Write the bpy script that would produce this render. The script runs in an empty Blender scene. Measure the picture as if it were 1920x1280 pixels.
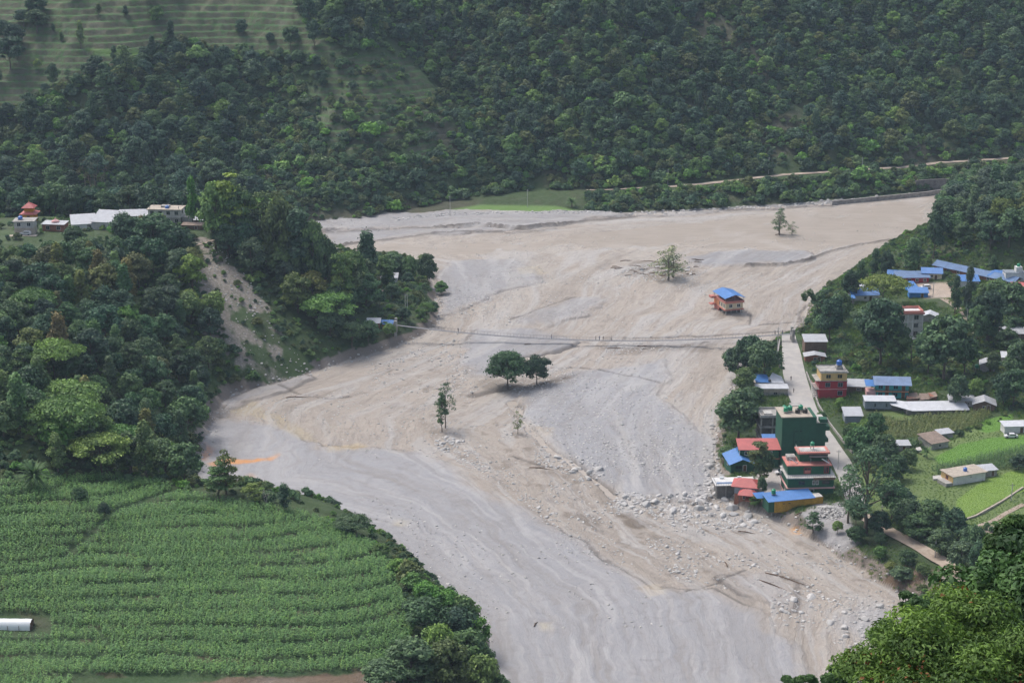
import bpy, math, random
import numpy as np
from mathutils import Vector, Matrix
random.seed(7); RNG = np.random.default_rng(11)
SC = bpy.context.scene; COL = SC.collection
R = math.radians
# ---------------------------------------------------------------- camera
PITCH = R(17.0); FPX = 3318.0; CAMZ = 200.0
cd = bpy.data.cameras.new('camera'); cam = bpy.data.objects.new('camera', cd); COL.objects.link(cam)
cam.location = (0, 0, CAMZ); cam.rotation_euler = (math.pi/2-PITCH, 0, 0)
cd.sensor_width = 36.0; cd.lens = FPX/1920*36.0; cd.clip_start = 0.5; cd.clip_end = 6000
SC.camera = cam
# ---------------------------------------------------------------- sky, sun, exposure
SUN_EL, SUN_AZ = R(58), R(-50)          # azimuth clockwise from +Y
w = bpy.data.worlds.new('World'); SC.world = w; w.use_nodes = True
nt = w.node_tree; bg = nt.nodes['Background']
sk = nt.nodes.new('ShaderNodeTexSky'); sk.sky_type = 'NISHITA'; sk.sun_disc = False
sk.sun_elevation = SUN_EL; sk.sun_rotation = SUN_AZ; sk.air_density = 1.0; sk.dust_density = 4.0; sk.ozone_density = 1.0
hs = nt.nodes.new('ShaderNodeHueSaturation'); hs.inputs['Saturation'].default_value = 0.75
nt.links.new(sk.outputs[0], hs.inputs['Color']); nt.links.new(hs.outputs[0], bg.inputs[0]); bg.inputs[1].default_value = 0.15
sl = bpy.data.lights.new('sun', 'SUN'); sl.energy = 1.3; sl.angle = R(18); sl.color = (1.0, .97, .925)
sun = bpy.data.objects.new('sun', sl); COL.objects.link(sun)
sd = Vector((math.sin(SUN_AZ)*math.cos(SUN_EL), math.cos(SUN_AZ)*math.cos(SUN_EL), math.sin(SUN_EL)))
sun.rotation_euler = sd.to_track_quat('Z', 'Y').to_euler(); sun.location = (0, 0, 400)
SC.view_settings.view_transform = 'Standard'; SC.view_settings.look = 'None'
SC.view_settings.exposure = 0.56; SC.view_settings.gamma = 1.0
SC.cycles.max_bounces = 4; SC.cycles.diffuse_bounces = 2; SC.cycles.glossy_bounces = 2
SC.cycles.transmission_bounces = 2; SC.cycles.volume_bounces = 0; SC.cycles.transparent_max_bounces = 4
SC.cycles.use_denoising = True
HAZE = 0.00008
# ---------------------------------------------------------------- pixel <-> world
FW = np.array([0, math.cos(PITCH), -math.sin(PITCH)]); UP = np.array([0, math.sin(PITCH), math.cos(PITCH)])
def onz(px, py, z=0.0):
    d = FW*FPX + UP*(640-py) + np.array([1., 0, 0])*(px-960)
    t = (z-CAMZ)/d[2]
    return float(d[0]*t), float(d[1]*t)
def proj(x, y, z):
    zz = z-CAMZ; D = y*FW[1]+zz*FW[2]; D = np.maximum(D, 1.0)
    return 960+FPX*x/D, 640-FPX*(y*UP[1]+zz*UP[2])/D
# ---------------------------------------------------------------- noise
_T = RNG.random((256, 256))
def vnoise(x, y, seed=0):
    x = x+seed*17.31; y = y+seed*9.77
    xi = np.floor(x).astype(np.int64); yi = np.floor(y).astype(np.int64)
    fx = x-xi; fy = y-yi; fx = fx*fx*(3-2*fx); fy = fy*fy*(3-2*fy)
    a = _T[xi & 255, yi & 255]; b = _T[(xi+1) & 255, yi & 255]; c = _T[xi & 255, (yi+1) & 255]; d = _T[(xi+1) & 255, (yi+1) & 255]
    return (a*(1-fx)+b*fx)*(1-fy)+(c*(1-fx)+d*fx)*fy
def fbm(x, y, scale, octv=4, seed=0):
    v = 0; a = .5; s = 1/scale; t = 0
    for i in range(octv):
        v = v+a*vnoise(x*s, y*s, seed+i*3); t += a; a *= .5; s *= 2.03
    return v/t*2-1
def sdist(x, y, poly):
    """signed distance to a closed polygon, positive inside"""
    P = np.array(poly, float); n = len(P)
    d = np.full(x.shape, 1e18); ins = np.zeros(x.shape, bool)
    for i in range(n):
        ax, ay = P[i]; bx, by = P[(i+1) % n]; ex, ey = bx-ax, by-ay
        l = ex*ex+ey*ey
        if l < 1e-12: continue
        t = np.clip(((x-ax)*ex+(y-ay)*ey)/l, 0, 1)
        d = np.minimum(d, (x-ax-t*ex)**2+(y-ay-t*ey)**2)
        if ey != 0:
            c = ((ay > y) != (by > y)) & (x < ex*(y-ay)/ey+ax)
            ins ^= c
    d = np.sqrt(d)
    return np.where(ins, d, -d)
def pdist(x, y, line):
    P = np.array(line, float); d = np.full(x.shape, 1e18)
    for i in range(len(P)-1):
        ax, ay = P[i]; bx, by = P[i+1]; ex, ey = bx-ax, by-ay; l = ex*ex+ey*ey+1e-9
        t = np.clip(((x-ax)*ex+(y-ay)*ey)/l, 0, 1)
        d = np.minimum(d, (x-ax-t*ex)**2+(y-ay-t*ey)**2)
    return np.sqrt(d)
def sstep(a, b, v):
    t = np.clip((v-a)/(b-a), 0, 1); return t*t*(3-2*t)
W0 = lambda pts, z=0.: [onz(p[0], p[1], z) for p in pts]
# ---------------------------------------------------------------- land outlines (worked out on the river plane)
LEFT = W0([(930,1300),(902,1180),(850,1120),(790,1062),(700,995)])+[(-62,480),(-92,484)]+W0([(366,915),(372,880),(392,830),(400,775),(440,738),(560,706),(640,682),(700,664),(745,650),(800,628),(818,606),(822,570),(808,535),(800,505)])+[(-50,775),(-75,772),(-100,768),(-140,765),(-220,765),(-600,765),(-600,200),(-30,200),(-4,345)]
RIGHT = W0([(1690,1300),(1672,1200),(1700,1150),(1712,1122),(1650,1090),(1590,1052),(1540,1018),(1490,990),(1440,965),(1385,948),(1352,920),(1345,870),(1340,820),(1352,770),(1372,738),(1400,692),(1430,655),(1456,633),(1490,628),(1508,600),(1520,565),(1570,528),(1650,478),(1735,432),(1765,395),(1790,362),(1830,350)])+[(300,905),(700,905),(700,200),(60,200),(88,330)]
def CP(lst): return [(*onz(a, b, z), z) for a, b, z in lst]
LCAP = CP([(300,1270,19),(700,1265,18),(50,1250,20),(700,1060,20),(500,1100,20),(400,965,22),(200,1050,22),(600,985,20),(60,960,27),(0,895,33),(150,900,27),(300,920,23),(200,800,30),(50,780,40),(300,830,22),(100,650,40),(250,650,36),(350,750,20),(40,440,41),(180,430,41),(300,425,41),(390,425,40),(40,400,41),(300,400,41),(160,470,38),(40,480,40),(300,470,38),(390,460,38),(450,430,38),(520,450,34),(570,480,30),(600,520,20),(640,600,10),(600,640,14),(700,625,5),(790,600,3.5),(770,530,3.5),(700,530,5),(665,560,10),(740,570,4.5)])
RCAP = CP([(1470,640,3),(1480,700,4),(1540,790,4),(1420,760,3),(1400,870,3),(1440,900,3.2),(1500,940,3.5),(1560,960,3.5),(1600,900,4.5),(1650,960,4.5),(1620,1020,3.5),(1700,1040,6),(1790,1080,9),(1640,790,4),(1740,790,4),(1850,880,5),(1750,720,7),(1600,640,6),(1660,700,5),(1700,600,7),(1750,545,8),(1600,560,6),(1650,520,5),(1850,520,10),(1800,490,11),(1900,640,11),(1830,440,22),(1890,400,32),(1780,420,12),(1920,700,9),(1920,930,6),(1860,1000,9),(1800,960,5),(1920,1050,16)])
def idw(x, y, cps, p=3.0):
    n = 0; d = 0
    for cx, cy, cz in cps:
        wgt = 1/((x-cx)**2+(y-cy)**2+60)**(p/2)
        n = n+wgt*cz; d = d+wgt
    return n/d
FAR = W0([(-300,436),(300,436),(580,432),(700,422),(850,408),(1000,404),(1130,405),(1300,399),(1500,386),(1720,368),(1790,356),(1920,345),(2300,335)])
FARX = np.array([p[0] for p in FAR]); FARY = np.array([p[1] for p in FAR])
BEN = [(560,.6,6),(700,.8,8),(850,1.4,32),(1000,3,44),(1130,4.5,38),(1300,7,31),(1500,9,34),(1720,8.5,34),(1920,8,30)]
BX = np.array([onz(p[0], 400)[0] for p in BEN]); BH = np.array([p[1] for p in BEN]); BD = np.array([p[2] for p in BEN])
# mud bars: outline, height, tone (0 sandy .. 1 grey)
BARS = [
 ([(330,930),(350,880),(380,800),(425,778),(500,790),(600,836),(700,842),(790,852),(860,888),(905,917),(1000,968),(1090,1012),(1150,1062),(1225,1100),(1330,1112),(1432,1168),(1500,1218),(1535,1300),(800,1320),(500,1100)], .55, 1.0),
 ([(975,735),(1040,705),(1120,692),(1242,678),(1255,715),(1238,742),(1300,790),(1342,828),(1350,905),(1330,944),(1240,944),(1150,934),(1108,895),(1050,850),(1000,795),(962,765)], .8, 1.0),
 ([(866,655),(905,618),(1000,612),(1040,628),(1090,645),(1040,660),(975,676),(925,704),(880,700)], .7, .95),
 ([(815,515),(850,492),(965,486),(1012,505),(1020,524),(930,552),(860,585),(826,596)], .6, .9),
 ([(1280,482),(1400,468),(1515,476),(1530,489),(1480,497),(1400,500),(1310,498)], 1.0, 1.0),
 ([(975,602),(1000,580),(1060,562),(1130,560),(1135,575),(1090,595),(1030,612)], .6, .8),
 ([(560,446),(560,412),(900,398),(1135,400),(1180,408),(1050,422),(960,429),(850,425),(640,434)], 1.5, .85),
 ([(600,470),(600,436),(850,427),(960,431),(930,438),(790,441),(680,455)], .8, .85),
 ([(430,770),(410,756),(470,728),(560,705),(585,706),(540,728),(470,750)], .5, .9),
 ([(1130,642),(1300,632),(1440,640),(1330,650),(1200,660)], .45, .5),
 ([(1440,960),(1500,972),(1560,955),(1600,985),(1650,1060),(1600,1040),(1540,1010),(1480,985)], 2.2, .9),
 ([(1340,1090),(1440,1080),(1500,1110),(1480,1150),(1400,1130)], .25, .6),
 ([(1560,1160),(1640,1130),(1700,1150),(1640,1200),(1570,1190)], .3, .8),
]
SCARPS = [  # cut banks: drop lines in the mud
 ([(1395,499),(1470,498),(1515,491),(1560,472),(1620,456),(1700,447),(1745,441)], -1.0, .9),
 ([(980,672),(1020,668),(1060,655),(1092,643)], 1.2, 1.7),
 ([(1180,634),(1260,632),(1360,628),(1460,622)], .9, 1.2),
 ([(1140,652),(1200,655),(1260,652),(1330,642)], .4, .8),
 ([(960,756),(990,800),(1040,850),(1100,888),(1150,932)], 1.2, 1.3),
 ([(520,722),(560,738),(620,750),(660,745)], .3, .7),
 ([(1460,1085),(1490,1092),(1520,1105)], .3, .6),
 ([(890,742),(960,728),(1000,724),(1060,712)], .4, 1.6),
 ([(1530,560),(1500,590),(1495,620)], .35, .7),
 ([(1400,588),(1402,610),(1460,606),(1510,600)], .25, .5),
 ([(600,468),(660,458),(760,446),(850,437),(960,438),(1040,430)], -.9, .7),
 ([(600,442),(740,432),(900,424),(965,430),(1140,414),(1250,404),(1400,394),(1560,386)], -1.0, .8),
 ([(960,598),(1030,570),(1100,556)], .3, .6),
 ([(1020,690),(1100,690),(1240,720)], .2, .6),
 ([(960,860),(1010,876),(1070,885)], .3, .5),
 ([(1280,1110),(1350,1092),(1400,1070)], .2, .5),
]
ORANGE = [([(385,868),(420,858),(470,866),(520,858),(505,868),(450,876),(395,872)], (.56,.25,.07)), ([(366,858),(374,832),(388,832),(392,845),(380,862)], (.55,.22,.06)), ([(440,910),(470,895),(500,912),(492,945),(460,940)], (.55,.3,.14)),
 ([(1203,1100),(1240,1098),(1238,1118),(1208,1122)], (.56,.46,.31)), ([(1012,1175),(1035,1172),(1036,1184),(1014,1186)], (.55,.46,.28)), ([(605,838),(670,834),(690,842),(620,848)], (.5,.38,.2)),
 ([(738,974),(762,976),(760,984),(740,982)], (.5,.42,.24)), ([(1005,800),(1035,806),(1034,822),(1008,812)], (.52,.4,.24)), ([(1600,520),(1612,522),(1612,528),(1598,526)], (.6,.3,.15)),
 ([(430,770),(470,755),(560,800),(600,835),(560,826),(500,790)], (.4,.33,.2)), ([(1488,990),(1505,990),(1505,998),(1488,998)], (.62,.3,.07)), ([(965,505),(1010,503),(1030,512),(970,516)], (.45,.37,.24))]
PADDY = [[(1750,858),(1800,832),(1862,820),(1935,816),(1940,838),(1870,858),(1800,872),(1760,868)],
 [(1795,935),(1840,905),(1890,885),(1940,872),(1940,915),(1880,935),(1800,978),(1790,960)],
 [(1820,800),(1850,785),(1900,776),(1895,800),(1850,812)]]
FIELDG = [[(1560,900),(1700,830),(1935,780),(1935,1000),(1800,985),(1700,960),(1640,960)], [(1650,770),(1830,765),(1860,780),(1800,830),(1660,830)]]
CORNL = [(-260,1300),(-260,940),(0,905),(110,898),(200,893),(300,905),(340,925),(430,938),(560,958),(640,992),(700,1022),(735,1050),(750,1110),(780,1160),(765,1220),(700,1300)]
LANDSL = [(378,462),(412,470),(455,520),(490,570),(510,610),(540,650),(580,696),(530,714),(470,708),(440,660),(405,610),(378,560),(362,510)]
TERR = [(-600,-600),(600,-600),(560,40),(640,95),(560,110),(420,95),(330,75),(250,120),(120,150),(20,210),(-600,260)]
TERR2 = [(620,100),(760,90),(820,170),(860,240),(800,330),(640,300),(560,200)]
TRAIL = W0([(1300,345),(1380,332),(1450,324),(1520,320),(1600,322),(1700,328),(1800,322),(1920,316),(2100,310)], 9)
TRAIL2 = W0([(760,412),(850,392),(940,378),(1000,366),(1080,362),(1180,352),(1245,345),(1300,345)], 5)
def inpx(x, y, z, poly):
    px, py = proj(x, y, z); return sdist(px, py, poly)
def terrain(x, y):
    n1 = fbm(x, y, 38, 4, 1); n2 = fbm(x, y, 9, 4, 5); n3 = fbm(x, y, 2.6, 3, 9)
    dl = sdist(x+2*n2, y+2*n2, LEFT); dr = sdist(x+1.2*n2+1.0*n3, y+1.2*n2+1.0*n3, RIGHT)
    yb = np.interp(x, FARX, FARY); df = y-yb+2.5*n2
    # river plain: flow lines run parallel to the banks
    aa = 1/(1/np.maximum(-dl, .5)+1/np.maximum(-df, .5)); bb = np.maximum(-dr, .5); psi = aa/(aa+bb)*150; along = x*.016+y*.011
    st1 = fbm(psi/7+1.5*n1, along+3, 1, 5, 171); st2 = fbm(psi/1.8+1.2*n2, along*4, 1, 4, 181); n4 = fbm(x, y, 5, 4, 191)
    mouth = sstep(-12, 12, sdist(x+8*n1, y+8*n1, W0([(600,452),(1000,446),(1300,412),(1790,355),(1750,436),(1600,462),(1500,472),(1260,470),(1050,466),(900,480),(600,480)])))
    z = .30*st1+.16*st2+.14*n2+.09*n3+.10-mouth*.55; z = np.where(z > 0, z*1.3, z)
    tone = np.zeros_like(x); edge = np.zeros_like(x)
    wx = x+fbm(x, y, 18, 5, 21)*7+st1*2.5; wy = y+fbm(x, y, 18, 5, 31)*11+st1*4
    wx = x*.35+wx*.65; wy = y*.35+wy*.65
    for pts, h, t in BARS:
        d = sdist(wx, wy, W0(pts))
        k = sstep(-.3, .5, d)
        z = z+k*(h*.85*(1+.35*n1)); tone = np.maximum(tone, sstep(-3.5, 5, d+4.5*st1+2.0*n4)*t)
        edge = np.maximum(edge, (1-sstep(.3, 1.3, np.abs(d+.3)))*sstep(-.1, .35, n1+.5*n2))
    scar = np.zeros_like(x)
    for pts, dep, wd in SCARPS:
        d = pdist(wx*.5+x*.5, wy*.5+y*.5, W0(pts)); wdv = wd*(1.1+.9*n2)
        k = 1-sstep(wdv*.5, wdv*1.3+.05, d)
        z = z-k*dep*.8; scar = np.maximum(scar, k)
    # left land
    cl = idw(x, y, LCAP)
    sl_ = .86+.14*n1
    zl = np.where(dl > 0, cl*np.tanh(np.maximum(dl, 0)*sl_/np.maximum(cl, 1)*1.2), -1)
    cr = idw(x, y, RCAP)
    zr = np.where(dr > 0, cr*(1-np.exp(-np.maximum(dr, 0)*1.2/np.maximum(cr, 1)*1.4)), -1)
    # far hillside
    bh = np.interp(x, BX, BH); bd = np.interp(x, BX, BD)
    rise = np.where(df < 0, 0, bh*sstep(0, 1, df/np.maximum(bd-4, 3)))
    dh = np.maximum(df-bd-6, 0)
    ridge = 9*np.sin(x*.021+1.0)+6*np.sin(x*.047+.4+y*.012)+8*fbm(x, y, 90, 3, 41)
    hill = dh*.60+ridge*sstep(0, 90, dh)+3.0*n1*sstep(0, 15, dh)+1.2*n2*sstep(0, 8, dh)
    zf = rise+hill
    zf = np.where(zf > 150, 150+40*(1-np.exp(-(zf-150)/40)), zf)
    zf = np.where(df > 0, zf, -1)
    # terraces cut in the far hillside
    px, py = proj(x, y, zf)
    tm = np.maximum(sstep(-12, 8, sdist(px, py, TERR)), .9*sstep(-8, 20, sdist(px, py, TERR2)))*(df > 60)
    nt = fbm(x, y, 70, 2, 201)*.8; st = 3.0; q = zf/st+nt; qf = q-np.floor(q); zt = (np.floor(q)+sstep(.55, 1.0, qf)-nt)*st
    zf = np.where(tm > 0, zf*(1-tm)+zt*tm, zf); tband = tm*sstep(.5, .62, qf)*(1-sstep(.93, 1, qf))
    kk = np.clip(y/60, 0, 1); zc = 196.8-.68*np.maximum(y-2, 0)+kk*(3*n1+.6*n2)
    land = np.zeros(x.shape, np.int8); zz = z
    for i, (zl_, dd) in enumerate(((zl, dl), (zr, dr), (zf, df)), 1):
        m = (dd > 0) & (zl_ > z-.2); zl2 = zl_+.25*n2*sstep(1, 6, dd)+.1*n3
        zz = np.where(m & (zl2 > zz), zl2, zz); land = np.where(m & (zl2 >= zz-1e-6), i, land)
    # corn terraces on the left plateau
    cm = (land == 1)*sstep(-4, 10, inpx(x, y, zz, CORNL)); s2 = .55
    q = (zz*.3+(y-340)*.062+(x+60)*.004)/s2+.18*n1; f = q-np.floor(q)
    zz = zz+cm*((np.floor(q)+sstep(.8, 1, f)-q)*s2+ .0)
    cband = cm*(sstep(.72, .86, f))
    zz = np.where(zc > zz, zc, zz); land = np.where(zc >= zz, 4, land)
    return dict(psi=psi, edge=edge, st1=st1, st2=st2, n4=n4, mouth=mouth, z=zz, land=land, tone=tone, scar=scar, dl=dl, dr=dr, df=df, tband=tband, tm=tm, cm=cm, cband=cband, n1=n1, n2=n2, n3=n3, bd=bd)
# ---------------------------------------------------------------- fan grid
ys = np.concatenate([np.linspace(-30, 300, 70)[:-1], 300*np.exp(np.linspace(0, math.log(880/300), 720)), np.arange(880.9, 1110, .95), np.linspace(1113, 1420, 56)])
us = np.linspace(-.43, .43, 660)
UU, YY = np.meshgrid(us, ys); XX = UU*np.maximum(YY, 60)+np.sign(UU)*0
T = terrain(XX, YY); ZZ = T['z']
def zat(x, y):
    x = np.asarray(x, float); y = np.asarray(y, float)
    fi = np.clip(np.interp(y, ys, np.arange(len(ys))), 0, len(ys)-1.001); u = x/np.maximum(y, 60)
    fj = np.clip((u-us[0])/(us[1]-us[0]), 0, len(us)-1.001)
    i = fi.astype(int); j = fj.astype(int); a = fi-i; b = fj-j
    return (ZZ[i, j]*(1-a)*(1-b)+ZZ[i+1, j]*a*(1-b)+ZZ[i, j+1]*(1-a)*b+ZZ[i+1, j+1]*a*b)
def landat(x, y):
    i = np.clip(np.searchsorted(ys, y), 0, len(ys)-1); j = np.clip(((np.asarray(x)/np.maximum(y, 60)-us[0])/(us[1]-us[0])).astype(int), 0, len(us)-1)
    return T['land'][i, j]
_S = np.arange(150, 1400, .7)
def at(px, py, start=150):
    """ground point seen at a pixel of the 1920x1280 photograph"""
    d = FW*FPX+UP*(640-py)+np.array([1., 0, 0])*(px-960); d = d/np.linalg.norm(d)
    s = _S[_S >= start]
    X, Y, Z = d[0]*s, d[1]*s, CAMZ+d[2]*s
    h = zat(X, Y); k = np.nonzero(Z < h)[0]
    if not len(k): return float(X[-1]), float(Y[-1]), float(h[-1])
    k = k[0]; t = 0 if k == 0 else (Z[k-1]-h[k-1])/((Z[k-1]-h[k-1])-(Z[k]-h[k])+1e-9)
    k0 = max(k-1, 0); q = s[k0]+t*.7
    return float(d[0]*q), float(d[1]*q), float(zat(d[0]*q, d[1]*q))
# ---------------------------------------------------------------- object helpers
def meta(o, label=None, cat=None, group=None, kind=None):
    if label: o['label'] = label
    if cat: o['category'] = cat
    if group: o['group'] = group
    if kind: o['kind'] = kind
    return o
def mesh_np(name, V, Fq, mat=None, smooth=False, Ft=None, attr=None):
    me = bpy.data.meshes.new(name); V = np.asarray(V, np.float32); Fq = np.asarray(Fq, np.int32).reshape(-1, 4)
    ft = np.zeros((0, 3), np.int32) if Ft is None else np.asarray(Ft, np.int32).reshape(-1, 3)
    me.vertices.add(len(V)); me.vertices.foreach_set('co', V.ravel())
    idx = np.concatenate([Fq.ravel(), ft.ravel()]); me.loops.add(len(idx)); me.loops.foreach_set('vertex_index', idx)
    st = np.concatenate([np.arange(len(Fq))*4, len(Fq)*4+np.arange(len(ft))*3]); me.polygons.add(len(st))
    me.polygons.foreach_set('loop_start', st.astype(np.int32))
    me.update(calc_edges=True)
    if smooth: me.polygons.foreach_set('use_smooth', np.ones(len(st), bool))
    if mat is not None: me.materials.append(mat)
    if attr:
        for k, v in attr.items():
            if v.ndim == 2: a = me.color_attributes.new(k, 'FLOAT_COLOR', 'POINT'); a.data.foreach_set('color', v.astype(np.float32).ravel())
            else: a = me.attributes.new(k, 'FLOAT', 'POINT' if len(v) == len(V) else 'FACE'); a.data.foreach_set('value', v.astype(np.float32))
    return me
def link(name, me, parent=None, loc=None, rot=None):
    o = bpy.data.objects.new(name, me); COL.objects.link(o)
    if parent is not None: o.parent = parent
    if loc is not None: o.location = loc
    if rot is not None: o.rotation_euler = rot
    return o
def empty(name, loc, rz, label, cat, group=None):
    o = bpy.data.objects.new(name, None); COL.objects.link(o); o.location = loc; o.rotation_euler = (0, 0, rz); o.empty_display_size = .5
    return meta(o, label, cat, group)
# ---------------------------------------------------------------- materials
def newmat(name):
    m = bpy.data.materials.new(name); m.use_nodes = True; t = m.node_tree
    return m, t, t.nodes['Principled BSDF']
def N(t, ty, **kw):
    n = t.nodes.new(ty)
    for k, v in kw.items():
        if k in n.inputs.keys(): n.inputs[k].default_value = v
        else: setattr(n, k, v)
    return n
def L(t, a, b): t.links.new(a, b)
def mixc(t, a, b, fac, mode='MIX'):
    n = t.nodes.new('ShaderNodeMix'); n.data_type = 'RGBA'; n.blend_type = mode
    for s, v in ((n.inputs[6], a), (n.inputs[7], b), (n.inputs[0], fac)):
        if hasattr(v, 'links'): t.links.new(v, s)
        else: s.default_value = v if not isinstance(v, tuple) or len(v) == 4 else (*v, 1)
    return n.outputs[2]
def mrange(t, v, a, b, c, d):
    n = t.nodes.new('ShaderNodeMapRange'); t.links.new(v, n.inputs[0])
    for i, q in enumerate((a, b, c, d), 1): n.inputs[i].default_value = q
    return n.outputs[0]
def coords(t, scale=(1, 1, 1), rot=0, gen='Object'):
    c = t.nodes.new('ShaderNodeTexCoord'); mp = t.nodes.new('ShaderNodeMapping'); mp.inputs['Scale'].default_value = scale; mp.inputs['Rotation'].default_value = (0, 0, rot)
    t.links.new(c.outputs[gen], mp.inputs[0]); return mp.outputs[0]
def noise(t, vec, scale, detail=4, rough=.55, dist=0.):
    n = t.nodes.new('ShaderNodeTexNoise'); n.inputs['Scale'].default_value = scale; n.inputs['Detail'].default_value = detail
    n.inputs['Roughness'].default_value = rough; n.inputs['Distortion'].default_value = dist; t.links.new(vec, n.inputs['Vector']); return n.outputs[0]
def bump(t, b, h, strength, dist):
    n = t.nodes.new('ShaderNodeBump'); n.inputs['Strength'].default_value = strength; n.inputs['Distance'].default_value = dist
    t.links.new(h, n.inputs['Height']); t.links.new(n.outputs[0], b.inputs['Normal'])
def plain(name, col, rough=.8, var=.18, scale=1.2, streak=False, spec=.3, metal=0, b=0.):
    m, t, bs = newmat(name); v = coords(t, (1, 1, .25) if streak else (1, 1, 1))
    n = noise(t, v, scale, 6, .65); n2 = noise(t, v, scale*6, 3, .6)
    k = mrange(t, n, .3, .75, 1-var, 1+var); k2 = mrange(t, n2, .25, .75, 1-var*.6, 1+var*.6)
    mu = t.nodes.new('ShaderNodeMath'); mu.operation = 'MULTIPLY'; L(t, k, mu.inputs[0]); L(t, k2, mu.inputs[1])
    vm = t.nodes.new('ShaderNodeVectorMath'); vm.operation = 'SCALE'; vm.inputs[0].default_value = col; L(t, mu.outputs[0], vm.inputs['Scale'])
    L(t, vm.outputs[0], bs.inputs['Base Color']); bs.inputs['Roughness'].default_value = rough; bs.inputs['Specular IOR Level'].default_value = spec; bs.inputs['Metallic'].default_value = metal
    if b: bump(t, bs, n2, .6, b)
    return m
# ---------------------------------------------------------------- terrain meshes
def ground_material():
    m, t, bs = newmat('ground_surface'); a = N(t, 'ShaderNodeAttribute', attribute_name='Col'); k = N(t, 'ShaderNodeAttribute', attribute_name='Kind')
    v = coords(t); vs = coords(t, (.22, 1, 1), R(-18))
    sep = t.nodes.new('ShaderNodeSeparateColor'); L(t, k.outputs['Color'], sep.inputs[0])   # R mud, G vegetation, B rock
    dry = k.outputs['Alpha']
    def am(sock):
        q = N(t, 'ShaderNodeMath', operation='MULTIPLY'); L(t, sock, q.inputs[0]); L(t, dry, q.inputs[1]); return q.outputs[0]
    ps = N(t, 'ShaderNodeAttribute', attribute_name='psi'); sx = t.nodes.new('ShaderNodeSeparateXYZ'); L(t, v, sx.inputs[0]); cb = t.nodes.new('ShaderNodeCombineXYZ')
    def sc(sock, f):
        q = N(t, 'ShaderNodeMath', operation='MULTIPLY'); L(t, sock, q.inputs[0]); q.inputs[1].default_value = f; return q.outputs[0]
    L(t, sc(ps.outputs['Fac'], 1.0), cb.inputs[0]); L(t, sc(sx.outputs[0], .13), cb.inputs[1]); L(t, sc(sx.outputs[1], .13), cb.inputs[2]); fl = cb.outputs[0]
    streak = noise(t, fl, .55, 9, .70, 1.6); streak2 = noise(t, fl, .12, 6, .6, 1.2); fine = noise(t, v, .55, 9, .74, .6); patch = noise(t, v, .045, 6, .62, 1.5); spk = noise(t, v, 1.7, 5, .75); mid = noise(t, v, .16, 6, .66, 1.2)
    mud = mixc(t, a.outputs['Color'], (.235, .205, .175), am(mrange(t, streak, .50, .66, 0, .6)))
    mud = mixc(t, mud, (.49, .455, .41), am(mrange(t, streak2, .52, .66, 0, .6)))
    mud = mixc(t, mud, (.37, .365, .37), mrange(t, streak2, .48, .62, 0, .35))
    mud = mixc(t, mud, (.21, .20, .195), mrange(t, mid, .56, .70, 0, .42))
    mud = mixc(t, mud, (.13, .112, .095), am(mrange(t, fine, .60, .74, 0, .66)))
    mud = mixc(t, mud, (.56, .54, .51), am(mrange(t, spk, .60, .74, 0, .55)))
    wv = noise(t, fl, .28, 5, .6, 2.6); mud = mixc(t, mud, (.20, .195, .20), mrange(t, wv, .60, .70, 0, .30))
    g = mixc(t, a.outputs['Color'], (.085, .062, .045), mrange(t, patch, .50, .72, 0, .55))
    g = mixc(t, g, (.035, .07, .02), mrange(t, fine, .45, .7, 0, .75))
    g = mixc(t, g, (.11, .15, .05), mrange(t, spk, .58, .8, 0, .6))
    vo = N(t, 'ShaderNodeTexVoronoi', Scale=1.1, Randomness=1.0); L(t, v, vo.inputs['Vector'])
    rk = mixc(t, a.outputs['Color'], (.42, .40, .38), mrange(t, vo.outputs['Distance'], .12, .40, .55, 0))
    rk = mixc(t, rk, (.05, .085, .03), mrange(t, fine, .52, .66, 0, .85))
    c = mixc(t, a.outputs['Color'], mud, sep.outputs[0]); c = mixc(t, c, g, sep.outputs[1]); c = mixc(t, c, rk, sep.outputs[2])
    L(t, c, bs.inputs['Base Color']); ra = N(t, 'ShaderNodeMath', operation='MULTIPLY_ADD'); L(t, dry, ra.inputs[0]); ra.inputs[1].default_value = .35; L(t, mrange(t, mid, .40, .60, .30, .55), ra.inputs[2]); L(t, ra.outputs[0], bs.inputs['Roughness']); bs.inputs['Specular IOR Level'].default_value = .25
    ad = N(t, 'ShaderNodeMath', operation='ADD'); L(t, fine, ad.inputs[0]); L(t, streak, ad.inputs[1]); bump(t, bs, am(ad.outputs[0]), .8, .75)
    return m
BALD_SOIL = [[(1235,-40),(1290,-40),(1390,50),(1450,130),(1475,190),(1440,190),(1370,110),(1290,60)], [(1450,220),(1500,205),(1490,290),(1440,305),(1425,270)], [(1280,190),(1340,185),(1345,205),(1285,208)], [(1690,262),(1760,255),(1800,305),(1760,322),(1690,320)], [(560,395),(700,385),(850,372),(905,378),(840,402),(590,428)], [(780,210),(860,240),(900,300),(850,290)]]
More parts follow.
